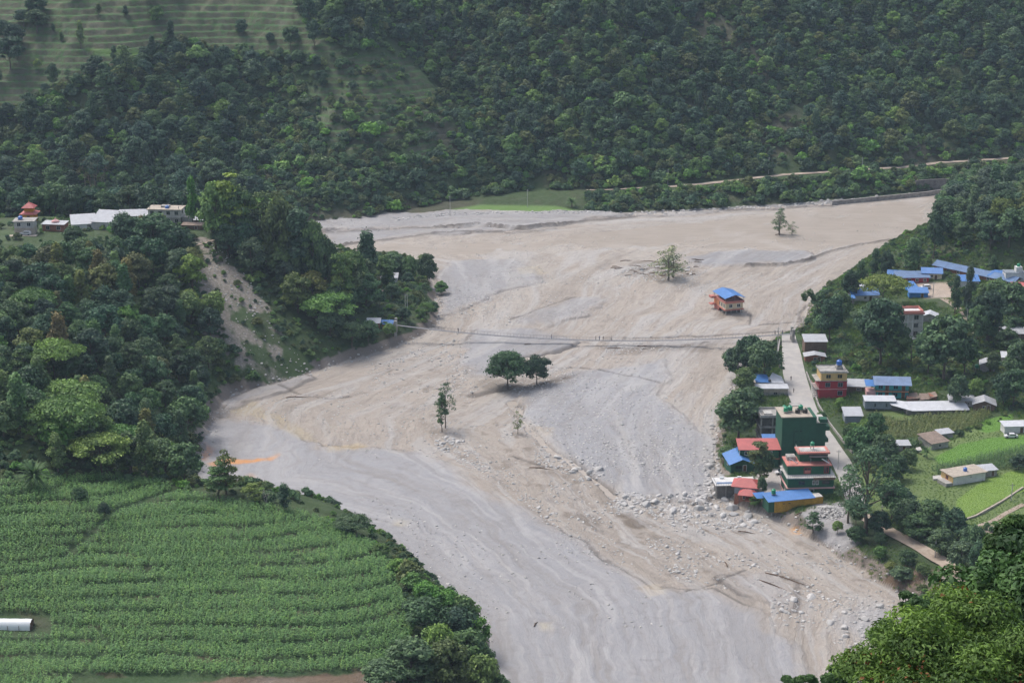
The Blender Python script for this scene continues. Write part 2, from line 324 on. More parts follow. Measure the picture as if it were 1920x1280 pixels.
def build_ground():
    z = ZZ; land = T['land']; n1, n2, n3 = T['n1'], T['n2'], T['n3']
    sh = z.shape; C = np.zeros(sh+(4,)); C[..., 3] = 1; K = np.zeros(sh+(4,)); K[..., 3] = 1
    sand = np.array([.378, .330, .282]); grey = np.array([.285, .280, .286]); x, y = XX, YY
    tn = np.clip(T['tone']+.12*n2, 0, 1)[..., None]
    big = (fbm(x, y, 60, 3, 77)*.5+.5)[..., None]
    C[..., :3] = (sand*(1-tn)+grey*tn)*(.93+.14*big); K[..., 0] = 1; K[..., 3] = 1-.62*tn[..., 0]
    lo = sstep(.0, .5, -T['st2'])*.30+sstep(.05, .45, -T['st1'])*.18; lo = (lo*(1-.8*T['mouth']))[..., None]; C[..., :3] = C[..., :3]*(1-lo)+np.array([.20, .175, .15])*lo
    hi = (sstep(.15, .5, T['st1'])*.35)[..., None]; C[..., :3] = C[..., :3]*(1-hi)+np.array([.45, .425, .39])*hi
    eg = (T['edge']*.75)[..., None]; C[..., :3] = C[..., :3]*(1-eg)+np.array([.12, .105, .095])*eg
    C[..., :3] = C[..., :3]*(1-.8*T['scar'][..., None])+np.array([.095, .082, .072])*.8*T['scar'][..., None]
    wx = x+fbm(x, y, 8, 4, 51)*2.5; wy = y+fbm(x, y, 8, 4, 61)*4
    for pts, c in ORANGE:
        k = sstep(-1.6, 1.2, sdist(wx, wy, W0(pts)))[..., None]*.75*(land == 0)[..., None]; k = np.minimum(k*(1.25 if c[2] < .1 else .62 if c[2] < .22 else .45), .95); C[..., :3] = C[..., :3]*(1-k)+np.array(c)*k
    dk = 1.25*sstep(.05, .45, fbm(x, y*1.0, 6, 5, 91))*sstep(-8, 6, sdist(wx, wy, W0([(1080,940),(1250,960),(1420,985),(1400,1010),(1200,1012),(1040,960)])))
    dk2 = .6*sstep(.3, .7, fbm(x*.6, y*1.2, 5, 4, 93))*sstep(-8, 8, sdist(wx, wy, W0([(1180,1080),(1330,1120),(1350,1250),(1200,1290),(1150,1200)])))
    cen = sstep(-6, 6, sdist(wx, wy, W0([(700,690),(860,620),(900,740),(980,760),(1060,860),(1150,940),(1380,960),(1500,1010),(1660,1100),(1560,1160),(1400,1110),(1240,1080),(1100,1000),(950,920),(800,840),(780,760)])))
    dk = np.maximum(dk, .75*cen*sstep(.18, .5, fbm(x, y, 3.6, 5, 95)))
    wet_and_shade = [[(885,712),(960,722),(1080,706),(1060,722),(960,736),(900,728)], [(815,806),(842,806),(838,815),(818,814)], [(1330,585),(1400,592),(1395,602),(1340,596)], [(1200,488),(1290,500),(1320,515),(1240,528),(1150,512)], [(1022,885),(1120,895),(1150,925),(1130,935),(1090,900)], [(1130,655),(1330,648),(1330,658),(1140,664)]]  # wet scoured mud; first patch also paints the shade under the tree pair
    for p in wet_and_shade: dk = np.maximum(dk, .75*sstep(-2.5, 2.5, sdist(wx, wy, W0(p))+2.5*n2+1.5*n3))
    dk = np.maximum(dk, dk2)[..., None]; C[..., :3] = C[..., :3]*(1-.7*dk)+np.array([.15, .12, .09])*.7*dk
    # vegetation land
    veg = land > 0
    gcol = np.array([.050, .080, .028])*(1+.3*n1[..., None]); C[veg, :3] = gcol[veg]; K[veg] = (0, 1, 0, 1)
    d = np.where(land == 1, T['dl'], np.where(land == 2, T['dr'], np.where(land == 3, T['df'], 99)))
    bank = (veg & (d < 3.0+1.6*n2)); C[bank, :3] = np.array([.20, .165, .135]); K[bank] = (.5, 0, 0, 1)
    fb = (land == 3) & (T['df'] < 5+2*n2); C[fb, :3] = (.27, .255, .24); K[fb] = (0, 0, .6, 1)
    px, py = proj(x, y, z)
    ls = sstep(-25, 10, sdist(px+18*n2, py+18*n1, LANDSL)+26*n2)*(land == 1)*(.55+.45*sstep(-.5, .2, n1)); ls = np.where(ls > .45, 1.0, 0.)
    k = ls[..., None]; C[..., :3] = C[..., :3]*(1-k)+np.array([.25, .22, .185])*k; K = K*(1-k)+np.array([0, 0, 1, 1])*k
    gk = (k[..., 0]*sstep(.12, .4, T['n4']+.5*n1+.004*(px-450)-.15*(py < 560)))[..., None]; C[..., :3] = C[..., :3]*(1-gk)+np.array([.06, .095, .035])*gk; K = K*(1-gk)+np.array([0, 1, 0, 1])*gk
    # steep parts of the land show rock and soil
    gy = np.abs(np.gradient(z, axis=0)/np.maximum(np.gradient(YY, axis=0), .1)); soil = (land == 3)*sstep(1.2, 2.2, gy+.9*n2)*(T['tm'] < .1)
    br = ((land == 3)*sstep(.05, .5, fbm(x, y, 34, 4, 101)+.15*n2)*.55)[..., None]; C[..., :3] = C[..., :3]*(1-br)+np.array([.10, .072, .058])*br
    k = (soil*.7)[..., None]; C[..., :3] = C[..., :3]*(1-k)+np.array([.14, .10, .08])*k
    # terrace faces and flats
    k = (T['tm']*(1-T['tband']))[..., None]; C[..., :3] = C[..., :3]*(1-k*.8)+np.array([.055, .135, .036])*k*.85
    k = T['tband'][..., None]; C[..., :3] = C[..., :3]*(1-k*.9)+np.array([.105, .105, .065])*k*.9; K[..., 1] *= 1-.6*T['tm']
    lt = [[(160,92),(260,95),(330,90),(420,100),(415,106),(200,104)], [(210,95),(285,92),(286,98),(210,101)]]
    for p in lt:
        k = (sstep(-2, 2, sdist(px, py, p))*(T['tm'] > .3))[..., None]; C[..., :3] = C[..., :3]*(1-k)+np.array([.14, .24, .06])*k
    k = T['cm'][..., None]; C[..., :3] = C[..., :3]*(1-k)+np.array([.045, .085, .03])*k
    k = (T['cband']*(n2 > .25))[..., None]; C[..., :3] = C[..., :3]*(1-k*.6)+np.array([.12, .085, .055])*k*.6
    pd = sstep(-3, 3, sdist(px+8*n2, py+4*n2, [(330,1280),(420,1272),(600,1264),(720,1258),(760,1268),(720,1300),(300,1320)])+5*T['n3'])[..., None]*(land == 1)[..., None]
    C[..., :3] = C[..., :3]*(1-pd)+np.array([.15, .105, .07])*pd; K = K*(1-pd)+np.array([.3, 0, 0, 1])*pd
    for p in FIELDG:
        k = (sstep(-6, 6, sdist(px, py, p)+10*n2)*(land == 2))[..., None]*.8; C[..., :3] = C[..., :3]*(1-k)+np.array([.15, .21, .065])*k; K[..., 1] *= (1-.75*k[..., 0])
    for p in BALD_SOIL:
        k = (sstep(-8, 8, sdist(px+14*n2, py+9*n1, p))*(land == 3))[..., None]*.85; C[..., :3] = C[..., :3]*(1-k)+np.array([.085, .078, .052])*k; K[..., 1] *= 1-.2*k[..., 0]
    for i, p in enumerate(PADDY):
        k = (sstep(-1.5, 1.5, sdist(px+3*n2, py+2*n2, p))*(land == 2))[..., None]; C[..., :3] = C[..., :3]*(1-k)+np.array([.125, .245, .045] if i != 1 else [.175, .27, .055])*k; K[..., 1] *= (1-.93*k[..., 0])
    gp = [[(800,404),(850,392),(900,384),(1040,386),(1090,396),(1060,406),(960,412),(850,412)], [(640,428),(700,418),(800,410),(790,400),(700,410),(640,418)]]
    for p in gp:
        k = (sstep(-3, 3, sdist(px, py, p))*(land == 3))[..., None]; C[..., :3] = C[..., :3]*(1-k)+np.array([.13, .22, .06])*k; K[..., 1] *= (1-k[..., 0]); K[..., 2] *= (1-k[..., 0])
    for p, c, kk in (([(1415,880),(1480,880),(1478,925),(1455,945),(1420,925)], (.42,.39,.36), .5), ([(1715,528),(1790,528),(1795,560),(1735,560)], (.42,.34,.27), .5), ([(1535,940),(1580,940),(1600,990),(1560,975),(1500,962)], (.30,.28,.27), .8), ([(1500,960),(1560,970),(1600,985),(1615,1020),(1580,1040),(1540,1015)], (.31,.30,.30), 1),
                     ([(1815,1000),(1880,975),(1850,1010),(1830,1040),(1810,1010)], (.30,.23,.18), .5), ([(1640,1100),(1700,1060),(1790,1075),(1760,1100),(1700,1120)], (.14,.095,.06), .6)):
        k = (sstep(-3, 3, sdist(px+5*n2, py+4*n2, p))*(land == 2))[..., None]; C[..., :3] = C[..., :3]*(1-k)+np.array(c)*k; K = K*(1-k)+np.array([kk, 0, 0, 1])*k
    ny, nx = sh; I = np.arange(ny*nx).reshape(ny, nx)
    q = np.stack([I[:-1, :-1], I[:-1, 1:], I[1:, 1:], I[1:, :-1]], -1).reshape(-1, 4)
    V = np.stack([x, y, z], -1).reshape(-1, 3); Cf = C.reshape(-1, 4); Kf = K.reshape(-1, 4)
    mat = ground_material()
    lab = land.reshape(-1); fl = lab[q].max(1); fy = YY.reshape(-1)[q].min(1)
    for nm, sel in (('riverbed', fl == 0), ('left_bank_terrain', fl == 1), ('right_bank_terrain', fl == 2), ('hillside', fl == 3), ('near_slope_terrain', fl == 4)):
        f = q[sel]; u, inv = np.unique(f.ravel(), return_inverse=True)
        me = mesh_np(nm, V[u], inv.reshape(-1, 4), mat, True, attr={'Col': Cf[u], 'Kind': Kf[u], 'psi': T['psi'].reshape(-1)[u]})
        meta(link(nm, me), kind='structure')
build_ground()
def water_mat():
    m, t, bs = newmat('muddy_water'); v = coords(t, (.16, 1, 1), R(-9)); v2 = coords(t)
    s = noise(t, v, .32, 7, .62, 1.6); f = noise(t, v2, 1.1, 5, .65, .6); p = noise(t, v2, .03, 4, .5, 1)
    c = mixc(t, (.37, .32, .27), (.27, .23, .19), mrange(t, s, .4, .68, 0, .8)); c = mixc(t, c, (.44, .40, .36), mrange(t, p, .5, .7, 0, .6))
    c = mixc(t, c, (.25, .21, .17), mrange(t, f, .62, .8, 0, .5))
    L(t, c, bs.inputs['Base Color']); bs.inputs['Roughness'].default_value = .42; bs.inputs['Specular IOR Level'].default_value = .35
    ad = N(t, 'ShaderNodeMath', operation='ADD'); L(t, s, ad.inputs[0]); L(t, f, ad.inputs[1]); bump(t, bs, ad.outputs[0], .35, .35); return m
gx = np.linspace(-520, 520, 40); gy_ = np.linspace(280, 960, 40); GX, GY = np.meshgrid(gx, gy_); I = np.arange(1600).reshape(40, 40)
meta(link('river', mesh_np('river', np.stack([GX, GY, GX*0-.30], -1).reshape(-1, 3), np.stack([I[:-1, :-1], I[:-1, 1:], I[1:, 1:], I[1:, :-1]], -1), water_mat(), True)), kind='structure')
# ---------------------------------------------------------------- foliage materials and tree meshes
def leaf_material(inst=False):
    m, t, bs = newmat('foliage'); oi = N(t, 'ShaderNodeObjectInfo')
    if inst: oc = N(t, 'ShaderNodeAttribute', attribute_name='gcol', attribute_type='INSTANCER').outputs['Color']
    else: oc = oi.outputs['Color']
    a = N(t, 'ShaderNodeAttribute', attribute_name='tint')
    r = N(t, 'ShaderNodeValToRGB'); e = r.color_ramp.elements
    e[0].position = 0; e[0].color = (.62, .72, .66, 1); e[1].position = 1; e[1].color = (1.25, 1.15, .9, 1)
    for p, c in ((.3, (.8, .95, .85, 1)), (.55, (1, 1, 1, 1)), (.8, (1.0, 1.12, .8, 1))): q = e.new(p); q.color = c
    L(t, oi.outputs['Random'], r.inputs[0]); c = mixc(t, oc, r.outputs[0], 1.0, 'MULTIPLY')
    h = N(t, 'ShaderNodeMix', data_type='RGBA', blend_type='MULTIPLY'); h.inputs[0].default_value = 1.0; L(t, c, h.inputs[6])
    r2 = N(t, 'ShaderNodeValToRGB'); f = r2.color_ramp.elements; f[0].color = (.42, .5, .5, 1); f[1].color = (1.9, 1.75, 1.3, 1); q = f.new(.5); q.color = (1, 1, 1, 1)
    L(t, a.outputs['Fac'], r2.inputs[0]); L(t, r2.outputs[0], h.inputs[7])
    L(t, h.outputs[2], bs.inputs['Base Color']); bs.inputs['Roughness'].default_value = .62; bs.inputs['Specular IOR Level'].default_value = .32
    tr = N(t, 'ShaderNodeBsdfTranslucent'); L(t, h.outputs[2], tr.inputs[0]); ms = N(t, 'ShaderNodeMixShader'); ms.inputs[0].default_value = .22
    L(t, bs.outputs[0], ms.inputs[1]); L(t, tr.outputs[0], ms.inputs[2]); L(t, ms.outputs[0], t.nodes['Material Output'].inputs[0])
    return m
LEAF = leaf_material(); LEAFI = leaf_material(True); BARK = plain('bark', (.13, .105, .085), .9, .3, 3, True, b=.05); PALEBARK = plain('pale_bark', (.36, .33, .30), .9, .25, 3, True)
def leaves(C, Nrm, size, rg, asp=.6, rough=.48, jit=.35):
    """rhombus leaf sprays at points C with outward normals Nrm"""
    n = len(C); nr = Nrm+rg.normal(0, rough, (n, 3)); nr /= np.linalg.norm(nr, axis=1)[:, None]+1e-9
    a = np.cross(nr, rg.normal(0, 1, (n, 3))); a /= np.linalg.norm(a, axis=1)[:, None]+1e-9; b = np.cross(nr, a)
    s = (size*(1+rg.uniform(-jit, jit, n)))[:, None]
    fold = nr*s*.22
    V = np.stack([C-a*s-fold*.5, C-b*s*asp+fold, C+a*s-fold*.5, C+b*s*asp+fold], 1).reshape(-1, 3)
    return V, np.arange(4*n).reshape(-1, 4)
def tube(pts, rad, seg=6):
    V = []; F = []; pts = [np.array(p, float) for p in pts]
    for i, p in enumerate(pts):
        d = (pts[min(i+1, len(pts)-1)]-pts[max(i-1, 0)]); d /= np.linalg.norm(d)+1e-9
        a = np.cross(d, [.3, .9, .1]); a /= np.linalg.norm(a)+1e-9; b = np.cross(d, a)
        for k in range(seg): an = 2*math.pi*k/seg; V.append(p+(a*math.cos(an)+b*math.sin(an))*rad[i])
    for i in range(len(pts)-1):
        for k in range(seg): F.append((i*seg+k, i*seg+(k+1) % seg, (i+1)*seg+(k+1) % seg, (i+1)*seg+k))
    return V, F
def trunk_mesh(name, h, r, limbs, rg, mat, lean=(0, 0)):
    V = []; F = []
    def add(v, f): o = len(V); V.extend(v); F.extend([tuple(i+o for i in q) for q in f])
    sp = [np.array([lean[0]*t*t*h+rg.normal(0, .012)*h*(t > 0), lean[1]*t*t*h+rg.normal(0, .012)*h*(t > 0), t*h-(.6 if t == 0 else 0)]) for t in np.linspace(0, 1, 7)]
    add(*tube(sp, [r*(1.35 if i == 0 else 1)*(1-.8*i/6) for i in range(7)], 7))
    for e in limbs:
        e = np.array(e); t = np.clip(e[2]/h*.62, .12, .95); i = t*6; i0 = int(i); p = sp[i0]*(1-i+i0)+sp[min(i0+1, 6)]*(i-i0)
        mid = p*.45+e*.55; mid[2] -= .04*h; add(*tube([p, mid, e], [r*.42*(1-t*.5), r*.25, r*.07], 5))
    return mesh_np(name, V, F, mat, True)
def blob_tree(kind, seed, H=12., Wd=10., n=3600, leaf=.42, trunk=.18, nc=26, sparse=1.0, bark=None, lean=(0, 0)):
    """crown of many leafy clumps on limbs; height H and width Wd in metres"""
    rg = np.random.default_rng(seed); cl = []; rx = Wd/2; z0 = H*trunk
    for i in range(nc):
        if kind == 'round':
            th = rg.uniform(0, 2*math.pi); u = rg.uniform(-.75, 1); q = math.sqrt(1-u*u)*rg.uniform(.55, 1.0)
            c = [math.cos(th)*q*rx*.74, math.sin(th)*q*rx*.74, z0+(H-z0)*(.5+.40*u)]; r = rx*rg.uniform(.13, .36); rr = (r, r, r*rg.uniform(.6, .9))
        elif kind == 'column':
            t = rg.uniform(.05, 1); th = rg.uniform(0, 2*math.pi); q = rx*.62*math.sin(min(1, t*1.05+.12)*math.pi)**.5*rg.uniform(.3, 1)
            c = [math.cos(th)*q, math.sin(th)*q, z0+(H-z0)*t*.95]; r = rx*rg.uniform(.3, .5); rr = (r, r, r*1.3)
        elif kind == 'umbrella':
            th = rg.uniform(0, 2*math.pi); q = math.sqrt(rg.uniform(0, 1)); c = [math.cos(th)*q*rx*.85, math.sin(th)*q*rx*.85, H*(.93-.22*q*q)-rg.uniform(0, .22)*H*(rg.random() < .4)]
            r = rx*rg.uniform(.2, .34); rr = (r, r, r*.38)
        elif kind == 'cone':
            t = (i+.5)/nc; th = i*2.4; q = rx*(1-t)**.8*rg.uniform(.45, .95); c = [math.cos(th)*q, math.sin(th)*q, z0+(H-z0)*(t*.94)+rg.normal(0, .2)]
            r = rx*(.16+.22*(1-t)); rr = (r*1.2, r*1.2, r*.55)
        elif kind == 'airy':
            t = rg.uniform(0, 1); th = rg.uniform(0, 2*math.pi); q = rx*(.35+.65*math.sin(math.pi*min(1, t+.15)))*rg.uniform(.4, 1); c = [math.cos(th)*q*.85, math.sin(th)*q*.85, z0+(H-z0)*t]
            r = rx*rg.uniform(.14, .26); rr = (r*1.3, r*1.3, r*.6)
        elif kind == 'bush':
            th = rg.uniform(0, 2*math.pi); q = math.sqrt(rg.uniform(0, 1)); c = [math.cos(th)*q*rx*.7, math.sin(th)*q*rx*.7, H*(.25+.5*(1-q*q)*rg.uniform(.5, 1.1))]; r = rx*rg.uniform(.25, .42); rr = (r, r, r*.8)
        cl.append((np.array(c)+np.array([lean[0]*H*(c[2]/H)**2, lean[1]*H*(c[2]/H)**2, 0]), np.array(rr)))
    vol = np.array([c[1].prod()**(2/3) for c in cl]); vol /= vol.sum(); P = []; D = []; Ti = []
    for (c, rr), v in zip(cl, vol):
        k = max(6, int(n*v)); d = rg.normal(0, 1, (k, 3)); d[:, 2] = np.where(d[:, 2] < -.35, -d[:, 2]*.5, d[:, 2]); d /= np.linalg.norm(d, axis=1)[:, None]
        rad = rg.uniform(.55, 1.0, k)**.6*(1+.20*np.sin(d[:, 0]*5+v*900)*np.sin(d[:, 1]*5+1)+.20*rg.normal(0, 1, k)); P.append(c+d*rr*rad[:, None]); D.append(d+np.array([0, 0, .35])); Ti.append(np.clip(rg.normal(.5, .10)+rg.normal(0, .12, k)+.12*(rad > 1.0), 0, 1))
    P = np.concatenate(P); D = np.concatenate(D); Ti = np.concatenate(Ti); P[:, 2] = np.maximum(P[:, 2], .15)
    V, F = leaves(P, D, leaf, rg)
    cm = mesh_np(f'{kind}_crown', V, F, LEAF, False, attr={'tint': np.repeat(Ti, 4)})
    tm = None
    if kind != 'bush':
        idx = rg.permutation(nc)[:max(5, int(nc*.4))]; tm = trunk_mesh(f'{kind}_trunk', H*(.95 if kind in ('cone', 'column') else .78), max(.16, H*.022), [cl[i][0] for i in idx], rg, bark or BARK, lean)
    return cm, tm
PROTO = {}
def proto(key, *a, **k): PROTO.setdefault(key, []).append(blob_tree(*a, **k))
for s in range(5): proto('round', 'round', 100+s, 12, 10.5, 4400, .40, .16, 38+3*s)
for s in range(3): proto('dense', 'round', 130+s, 9, 10, 4600, .38, .08, 42)
for s in range(3): proto('tall', 'column', 150+s, 16, 7.0, 3600, .40, .16, 26)
for s in range(2): proto('umbrella', 'umbrella', 160+s, 9, 13, 4600, .30, .4, 40)
for s in range(2): proto('cone', 'cone', 170+s, 16, 8, 3600, .36, .14, 44)
for s in range(3): proto('airy', 'airy', 180+s, 15, 9, 2400, .34, .22, 34)
for s in range(2): proto('sparse', 'airy', 190+s, 9, 6, 1700, .24, .22, 40)
for s in range(5): proto('bush', 'bush', 200+s, 2.6, 3.6, 900, .22, 0, 9)
for s in range(2): proto('field', 'round', 210+s, 8.5, 9.5, 7500, .24, .12, 46)
for s in range(2): proto('wisp', 'airy', 230+s, 9, 7, 750, .20, .25, 30)
for s in range(2): proto('pine', 'airy', 240+s, 18, 10, 2300, .26, .28, 52)
for s in range(2): proto('tier', 'cone', 220+s, 9, 7.5, 1500, .26, .2, 15)
GRN = dict(pale=(.25, .30, .16), dark=(.064, .116, .074), mid=(.100, .168, .088), lite=(.155, .25, .085), yel=(.19, .25, .066), olive=(.135, .165, .070), blue=(.068, .125, .095), rust=(.16, .135, .065), vivid=(.14, .28, .066))
CNAME = dict(pale='pale green', dark='dark green', mid='green', lite='light green', yel='yellow green', olive='olive green', blue='bluish green', rust='rusty brown green', vivid='bright green')
KNAME = dict(round='round crowned tree', dense='low dense tree', tall='tall narrow tree', umbrella='flat topped spreading tree', cone='pointed tree', airy='thin crowned tree', sparse='sparse young tree', bush='bush', field='round field tree', tier='tiered tree', wisp='wispy tree', pine='thin pine like tree')
TREES = []
def tree(kind, loc, h, wd=None, col='mid', label=None, group=None, name=None, cat='tree', rz=None, tilt=0, var=None, bark=None, jit=.12):
    pr = PROTO[kind]; cm, tm = pr[var if var is not None else random.randrange(len(pr))]
    base = {'round': (12, 10.5), 'dense': (9, 10), 'tall': (16, 7), 'umbrella': (9, 13), 'cone': (16, 8), 'airy': (15, 9), 'sparse': (9, 6), 'bush': (2.6, 3.6), 'field': (8.5, 9.5), 'tier': (9, 7.5), 'wisp': (9, 7), 'pine': (18, 10)}.get(kind, (10, 10))
    sz = h/base[0]; sx = (wd/base[1]) if wd else sz
    nm = name or ('bush' if kind == 'bush' else 'tree')
    o = empty(nm, loc, random.uniform(0, 6.28) if rz is None else rz, label, cat, group); o.scale = (sx, sx, sz)
    if tilt: o.rotation_euler = (tilt, 0, o.rotation_euler[2])
    g = GRN[col] if isinstance(col, str) else col; j = [1+random.uniform(-jit, jit) for _ in range(3)]
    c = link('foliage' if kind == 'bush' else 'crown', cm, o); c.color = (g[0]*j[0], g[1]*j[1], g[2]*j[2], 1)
    if tm is not None: link('trunk', tm, o)
    TREES.append(o); return o
# ---------------------------------------------------------------- scattering of uncountable growth
def scatter(name, protos, P, S, RZ, IX, kind='stuff', tilt=None):
    me = bpy.data.meshes.new(name); P = np.asarray(P, np.float32); me.vertices.add(len(P)); me.vertices.foreach_set('co', P.ravel())
    for k, v, ty in (('sc', S, 'FLOAT'), ('rz', RZ, 'FLOAT'), ('ix', IX, 'INT')):
        a = me.attributes.new(k, ty, 'POINT'); a.data.foreach_set('value', np.asarray(v, np.float32 if ty == 'FLOAT' else np.int32))
    gc = np.array([c for _, c in protos])[np.asarray(IX, int)]*RNG.uniform(.85, 1.15, (len(P), 1)); ga = me.attributes.new('gcol', 'FLOAT_COLOR', 'POINT'); ga.data.foreach_set('color', np.concatenate([gc, np.ones((len(P), 1))], 1).astype(np.float32).ravel())
    o = link(name, me); meta(o, kind=kind)
    cc = bpy.data.collections.new(name+'_source')
    for i, (pm, col) in enumerate(protos):
        if pm.materials[0] == LEAF:
            pm = pm.copy(); pm.materials[0] = LEAFI
        q = bpy.data.objects.new(f'{name}_source_{i:02d}', pm); q.color = (*col, 1); cc.objects.link(q)
    g = bpy.data.node_groups.new(name, 'GeometryNodeTree'); g.interface.new_socket('Geometry', in_out='INPUT', socket_type='NodeSocketGeometry'); g.interface.new_socket('Geometry', in_out='OUTPUT', socket_type='NodeSocketGeometry')
    ni = g.nodes.new('NodeGroupInput'); no = g.nodes.new('NodeGroupOutput'); ip = g.nodes.new('GeometryNodeInstanceOnPoints'); ci = g.nodes.new('GeometryNodeCollectionInfo')
    ci.inputs['Collection'].default_value = cc; ci.inputs['Separate Children'].default_value = True; ip.inputs['Pick Instance'].default_value = True
    def att(nm, ty):
        n = g.nodes.new('GeometryNodeInputNamedAttribute'); n.data_type = ty; n.inputs[0].default_value = nm; return n.outputs[0]
    g.links.new(ni.outputs[0], ip.inputs['Points']); g.links.new(ci.outputs[0], ip.inputs['Instance']); g.links.new(att('ix', 'INT'), ip.inputs['Instance Index'])
    g.links.new(att('sc', 'FLOAT'), ip.inputs['Scale']); cx = g.nodes.new('ShaderNodeCombineXYZ'); g.links.new(att('rz', 'FLOAT'), cx.inputs[2])
    g.links.new(cx.outputs[0], ip.inputs['Rotation']); g.links.new(ip.outputs[0], no.inputs[0])
    md = o.modifiers.new('scatter', 'NODES'); md.node_group = g
    return o
def jgrid(x0, x1, y0, y1, s, seed):
    rg = np.random.default_rng(seed); a, b = np.meshgrid(np.arange(x0, x1, s), np.arange(y0, y1, s))
    a = a.ravel()+rg.uniform(-.45, .45, a.size)*s; b = b.ravel()+rg.uniform(-.45, .45, b.size)*s
    return a, b
# ---------------------------------------------------------------- far hillside wood (uncountable) and undergrowth
BALD = [TERR, TERR2, [(1240,-30),(1310,-30),(1400,60),(1450,130),(1470,190),(1440,195),(1380,130),(1300,60)], [(1440,215),(1520,200),(1500,290),(1440,310),(1420,270)], [(1680,270),(1760,260),(1800,300),(1760,320),(1690,320)],
        [(490,180),(560,150),(620,230),(560,300),(500,280)], [(600,340),(700,330),(860,360),(900,380),(840,400),(580,425)], [(0,200),(150,180),(130,280),(60,300),(-100,290)]]
def farwood():
    x, y = jgrid(-540, 540, 815, 1330, 7.0, 5); z = zat(x, y); l = landat(x, y); px, py = proj(x, y, z)
    yb = np.interp(x, FARX, FARY); bd = np.interp(x, BX, BD); df = y-yb
    m = (l == 3) & (df > bd+9+np.where(px > 1100, 2, 0)) & (px > -260) & (px < 2180) & (py > -330)
    dens = np.full(x.shape, .96)
    for b in BALD:
        s = sdist(px, py, b); dens = np.where(s > -5, np.minimum(dens, np.where(b is TERR, .03, .14 if b is TERR2 else .35)), dens)
    for b in BALD_SOIL: dens = np.where(sdist(px, py, b) > -3, .2, dens)
    dens = np.where((px < 620) & (px > 30) & (py > 130), dens*.96, dens)
    m &= RNG.random(x.shape) < dens
    x, y, z, px, py = x[m], y[m], z[m], px[m], py[m]; n = len(x)
    pr = [(c, GRN[g]) for k, g in (('round', 'dark'), ('dense', 'mid'), ('round', 'blue'), ('tall', 'dark'), ('airy', 'mid'), ('round', 'olive'), ('round', 'lite')) for c, _ in PROTO[k][:3]]
    w_ = [.24, .16, .20, .13, .09, .09, .09]; fam = RNG.choice(7, n, p=w_); ix = fam*3+RNG.integers(0, 3, n)
    gn = fbm(x, y, 45, 3, 121); sc = np.clip(np.exp(RNG.normal(-.26, .27, n)), .4, 1.45)*(1+.3*gn)*np.where(fam == 3, .8, 1)
    sc = np.where((px > 480) & (px < 900) & (py > 180), sc*.62, sc)
    scatter('forest', pr, np.stack([x, y, z-.6], 1), sc, RNG.uniform(0, 6.28, n), ix)
    print('forest', n)
farwood()
def undergrowth():
    P = []; S = []; IX = []
    for (x0, x1, y0, y1, sp, ln, dn) in ((-430, 430, 815, 1230, 2.9, 3, .75), (-280, 10, 330, 760, 2.6, 1, .85), (0, 260, 380, 900, 2.1, 2, .9), (-130, 200, 215, 420, 3.2, 4, .9)):
        x, y = jgrid(x0, x1, y0, y1, sp, 9+ln); z = zat(x, y); l = landat(x, y); px, py = proj(x, y, z)
        m = (l == ln) & (((px > -120) & (px < 2040) & (py > -60) & (py < 1400)) | (ln == 4))
        if ln == 3:
            bd = np.interp(x, BX, BD); df = y-np.interp(x, FARX, FARY)
            for b in BALD_SOIL: m &= (sdist(px, py, b) < 0) | (RNG.random(x.shape) < .55)
            m &= (df > 6) & ~((df > bd-8) & (df < bd+5.5) & (px > 1080)) & ~((px > 560) & (px < 1100) & (df < bd+2)) & (sdist(px, py, TERR) < 0) & (RNG.random(x.shape) < np.where(sdist(px, py, TERR2) > 0, .4, 1))
        elif ln == 1:
            dl = sdist(x, y, LEFT); m &= ~((px > 300) & (px < 735) & (py > 915) & (py < 1060) & (RNG.random(x.shape) < .55)); m &= (sdist(px, py, CORNL) < -3) & (dl > 2) & ((sdist(px, py, LANDSL) < 0) | (RNG.random(x.shape) < .24)) & ~((y > 600) & (zat(x, y) > 36) & (px < 430) & (RNG.random(x.shape) < .8))
        elif ln == 2:
            m &= sdist(x, y, RIGHT) > 2.5
            for q in KEEP: m &= sdist(px, py, q) < -2
        m &= (fbm(x, y, 12, 3, 131+ln) > -dn*.55)
        k = m.sum(); P.append(np.stack([x[m], y[m], z[m]-.25], 1)); S.append(np.exp(RNG.normal(-.35, .4, k))*(1.75 if ln == 3 else .9 if ln == 1 else .62)); IX.append(RNG.integers(0, 10, k))
    P = np.concatenate(P); S = np.concatenate(S); IX = np.concatenate(IX); print('undergrowth', len(P))
    pr = [(PROTO['bush'][i % 5][0], GRN[('mid', 'lite', 'dark', 'olive', 'mid', 'vivid', 'dark', 'mid', 'olive', 'lite')[i]]) for i in range(10)]
    scatter('undergrowth', pr, P, S, RNG.uniform(0, 6.28, len(P)), IX)
KEEP = [[(1500,620),(1560,1100),(1830,1100),(1560,850),(1510,700),(1500,640)], [(1600,560),(1730,500),(1800,560),(1790,590),(1650,640),(1570,620)], [(1370,700),(1580,700),(1570,1010),(1390,980),(1360,880)],
        [(1460,625),(1500,620),(1530,720),(1640,900),(1600,930),(1480,720)], [(1630,760),(1830,765),(1860,790),(1700,830),(1640,810)], [(1740,850),(1800,820),(1930,770),(1930,975),(1790,985),(1680,960),(1700,900)], [(1480,940),(1600,940),(1630,1060),(1560,1020)], [(1530,725),(1720,725),(1870,750),(1870,790),(1560,790)]]
undergrowth()

